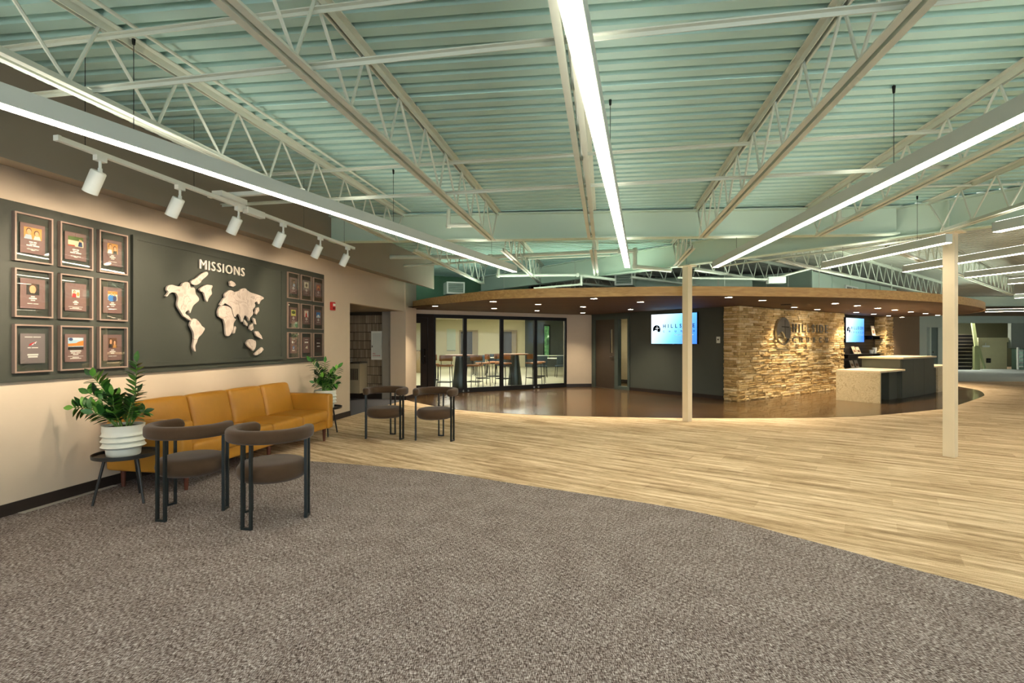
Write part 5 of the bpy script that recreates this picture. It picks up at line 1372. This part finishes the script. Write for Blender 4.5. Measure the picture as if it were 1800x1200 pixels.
part('body', MB().box(-0.06,0.06,-0.05,0.05,-0.08,0.08), M_WHITEMETAL, jb); part('knockout', MB().lathe([(0,0),(0.02,0),(0.02,0.01),(0,0.01)],8), M_BLACK, jb, (0.06,0,0), rot=(0,math.pi/2,0))
pipe([(f0.x,f0.y,3.11),(f0.x,f0.y,3.2),(f0.x-0.35,f0.y+0.1,3.22),(f0.x-1.4,f0.y+0.2,3.22)], 0.014, 'bent conduit rising from the box on the diagonal beam', 'conduit')

# ------------------------------------------------------------------ background beyond the reception
M_VOID = plain('unlit_wall', (52,56,50), 0.9)
struct('wall_void', MB().prism([(0.6,16.1),(4.6,20.5),(13.6,22.2),(18.6,25.4),(18.5,25.6),(13.5,22.5),(4.4,20.8),(0.4,16.3)], 2.32, 3.4), M_UNLIT_TONE, label='near-black wall standing in for the unlit space above the canopy')
struct('wall_pale', MB().prism([(16.6,21.0),(17.42,21.5),(17.36,21.62),(16.5,21.1)], 0, 2.9).prism([(17.75,21.75),(17.86,21.8),(17.8,21.95),(17.7,21.9)], 0, 2.9).prism([(18.3,22.0),(18.75,22.2),(18.75,25.6),(18.6,25.6),(18.55,22.3)],0,2.9).prism([(16.6,21.0),(18.75,22.2),(18.75,22.3),(16.5,21.1)],2.05,2.9), M_PALEWALL, label='pale wall with openings beyond the brown wall')
struct('wall_recess', MB().prism([(16.6,22.6),(18.6,23.6),(18.5,23.7),(16.5,22.7)], 0, 2.9), M_BROWNWALL, label='brown wall inside the pale opening')
d5 = tag(thing('door_5', 'teal grey door in the pale wall beyond the desks', None, (17.86,21.82,0), math.radians(24)), kind='structure')
part('door_leaf', MB().box(0.0,0.5,0.0,0.04,0,2.05), plain('door_teal',(92,112,108),0.5), d5); part('knob', MB().lathe([(0,0),(0.03,0),(0.03,0.05),(0,0.05)],10), M_CHROME, d5, (0.12,0,1.0), rot=(math.pi/2,0,0))
struct('wall_stairs', MB().box(18.7,34,25.5,25.7,2.37,2.72).box(18.7,20.2,25.5,25.7,0,2.37), M_PALEWALL, label='pale header above the stairs')
struct('wall_far_upper', MB().box(18.7,34,25.55,25.7,2.72,3.3), M_BROWNWALL, label='brown wall above the pale header')
struct('wall_right', MB().box(33.8,34,-4,34,0,3.3), M_WALL, label='far side wall of the lobby')
struct('wall_stair_back', MB().box(20,34,29.6,29.8,0,3.2), plain('stair_wall_olive',(120,122,96),0.8), label='olive wall behind the stairs')
struct('wall_stair_side', MB().box(20.0,20.18,25.7,29.6,0,3.2), plain('stair_wall_olive',(120,122,96),0.8), label='olive side wall of the stairs')
struct('ceiling_stairs', MB().box(18.7,34,25.7,29.8,3.0,3.1), M_PALEWALL, label='ceiling over the stairs')
stt = thing('staircase', 'dark staircase with pale nosings behind the nearest column', 'stairs', (21.0,26.3,0.0045))
for k in range(10):
    sp_ = part('step', MB().box(-0.8,2.6+0.26*k,0.28*k,0.28*k+0.28,0,0.185*(k+1)), plain('stair_black',(26,24,24),0.8), stt)
    part('nosing', MB().box(-0.8,2.6+0.26*k,0.28*k-0.02,0.28*k,0.185*(k+1)-0.03,0.185*(k+1)), plain('nosing_grey',(150,140,122),0.5), sp_)
sr = thing('stair_rail', 'pale green stair balustrade sloping down to a post', 'balustrade', (23.62,26.2,0.0045))
part('newel', MB().box(0.0,0.28,-0.06,0.06,0,1.2), plain('rail_green',(170,180,128),0.5), sr)
part('sloped_rail', MB().bar((0.14,0,1.15),(0.75,0.9,2.55),0.12,0.25), plain('rail_green',(170,180,128),0.5), sr)
part('brace', MB().bar((0.28,0,1.1),(0.62,0.05,0.05),0.05,0.1), plain('rail_green',(170,180,128),0.5), sr)
struct('wall_landing', MB().box(24.5,26.0,26.9,27.05,0,1.42).box(24.45,26.4,26.85,27.1,1.42,1.65), plain('landing_cream',(206,200,158),0.7), label='cream half wall beside the stairs')
w_ = thing('wall_phone', 'small dark box low on the cream half wall', 'box', (25.0,26.9,0.45)); part('body', MB().rbox((0,-0.04,0),(0.2,0.08,0.24),0.02), M_BLACK, w_); part('face', MB().box(-0.06,0.06,-0.085,-0.08,-0.06,0.06), M_BASE, w_)
w_ = thing('wall_lamp', 'small pale wall light on the cream half wall', 'wall light', (24.85,26.9,1.2)); part('body', MB().rbox((0,-0.05,0),(0.36,0.1,0.1),0.03), M_WHITEMETAL, w_); part('bracket', MB().tube([(0,-0.03,0.05),(0,-0.03,0.18)],0.012,6), M_WHITEMETAL, w_)
cb = thing('cabinet', 'teal grey cabinet with white ladder rail at the picture edge', 'cabinet', (26.2,26.4,0.0045))
part('body', MB().box(-0.15,2.0,-0.3,0.3,0,1.05), plain('cabinet_teal',(128,160,148),0.5), cb); part('cabinet_top', MB().box(-0.18,2.0,-0.33,0.33,1.05,1.09), plain('cabinet_top_dark',(66,90,78),0.5), cb)
for k in range(5): part('rung', MB().box(-0.4,-0.15,-0.32,-0.28,0.14+0.2*k,0.19+0.2*k), M_WHITEMETAL, cb)
part('upright', MB().box(-0.45,-0.38,-0.33,-0.27,0,1.15), M_WHITEMETAL, cb)
struct('wall_cupboard', MB().box(26.05,34,26.72,26.9,1.1,2.4), plain('grey_wall_panel',(150,158,148),0.7), label='grey wall above the teal cabinet')

t = thing('ceiling_light_panel', 'unseen light panel added to brighten the staircase', 'ceiling light', (23.2,27.6,3.0))  # unseen panel put in to light the stairs
part('frame', MB().box(-0.63,0.63,-0.33,0.33,-0.012,-0.001), M_WHITEMETAL, t); part('diffuser', MB().box(-0.6,0.6,-0.3,0.3,-0.016,-0.012), emit('added_stair_light',(1.0,0.95,0.82),60.0), t)
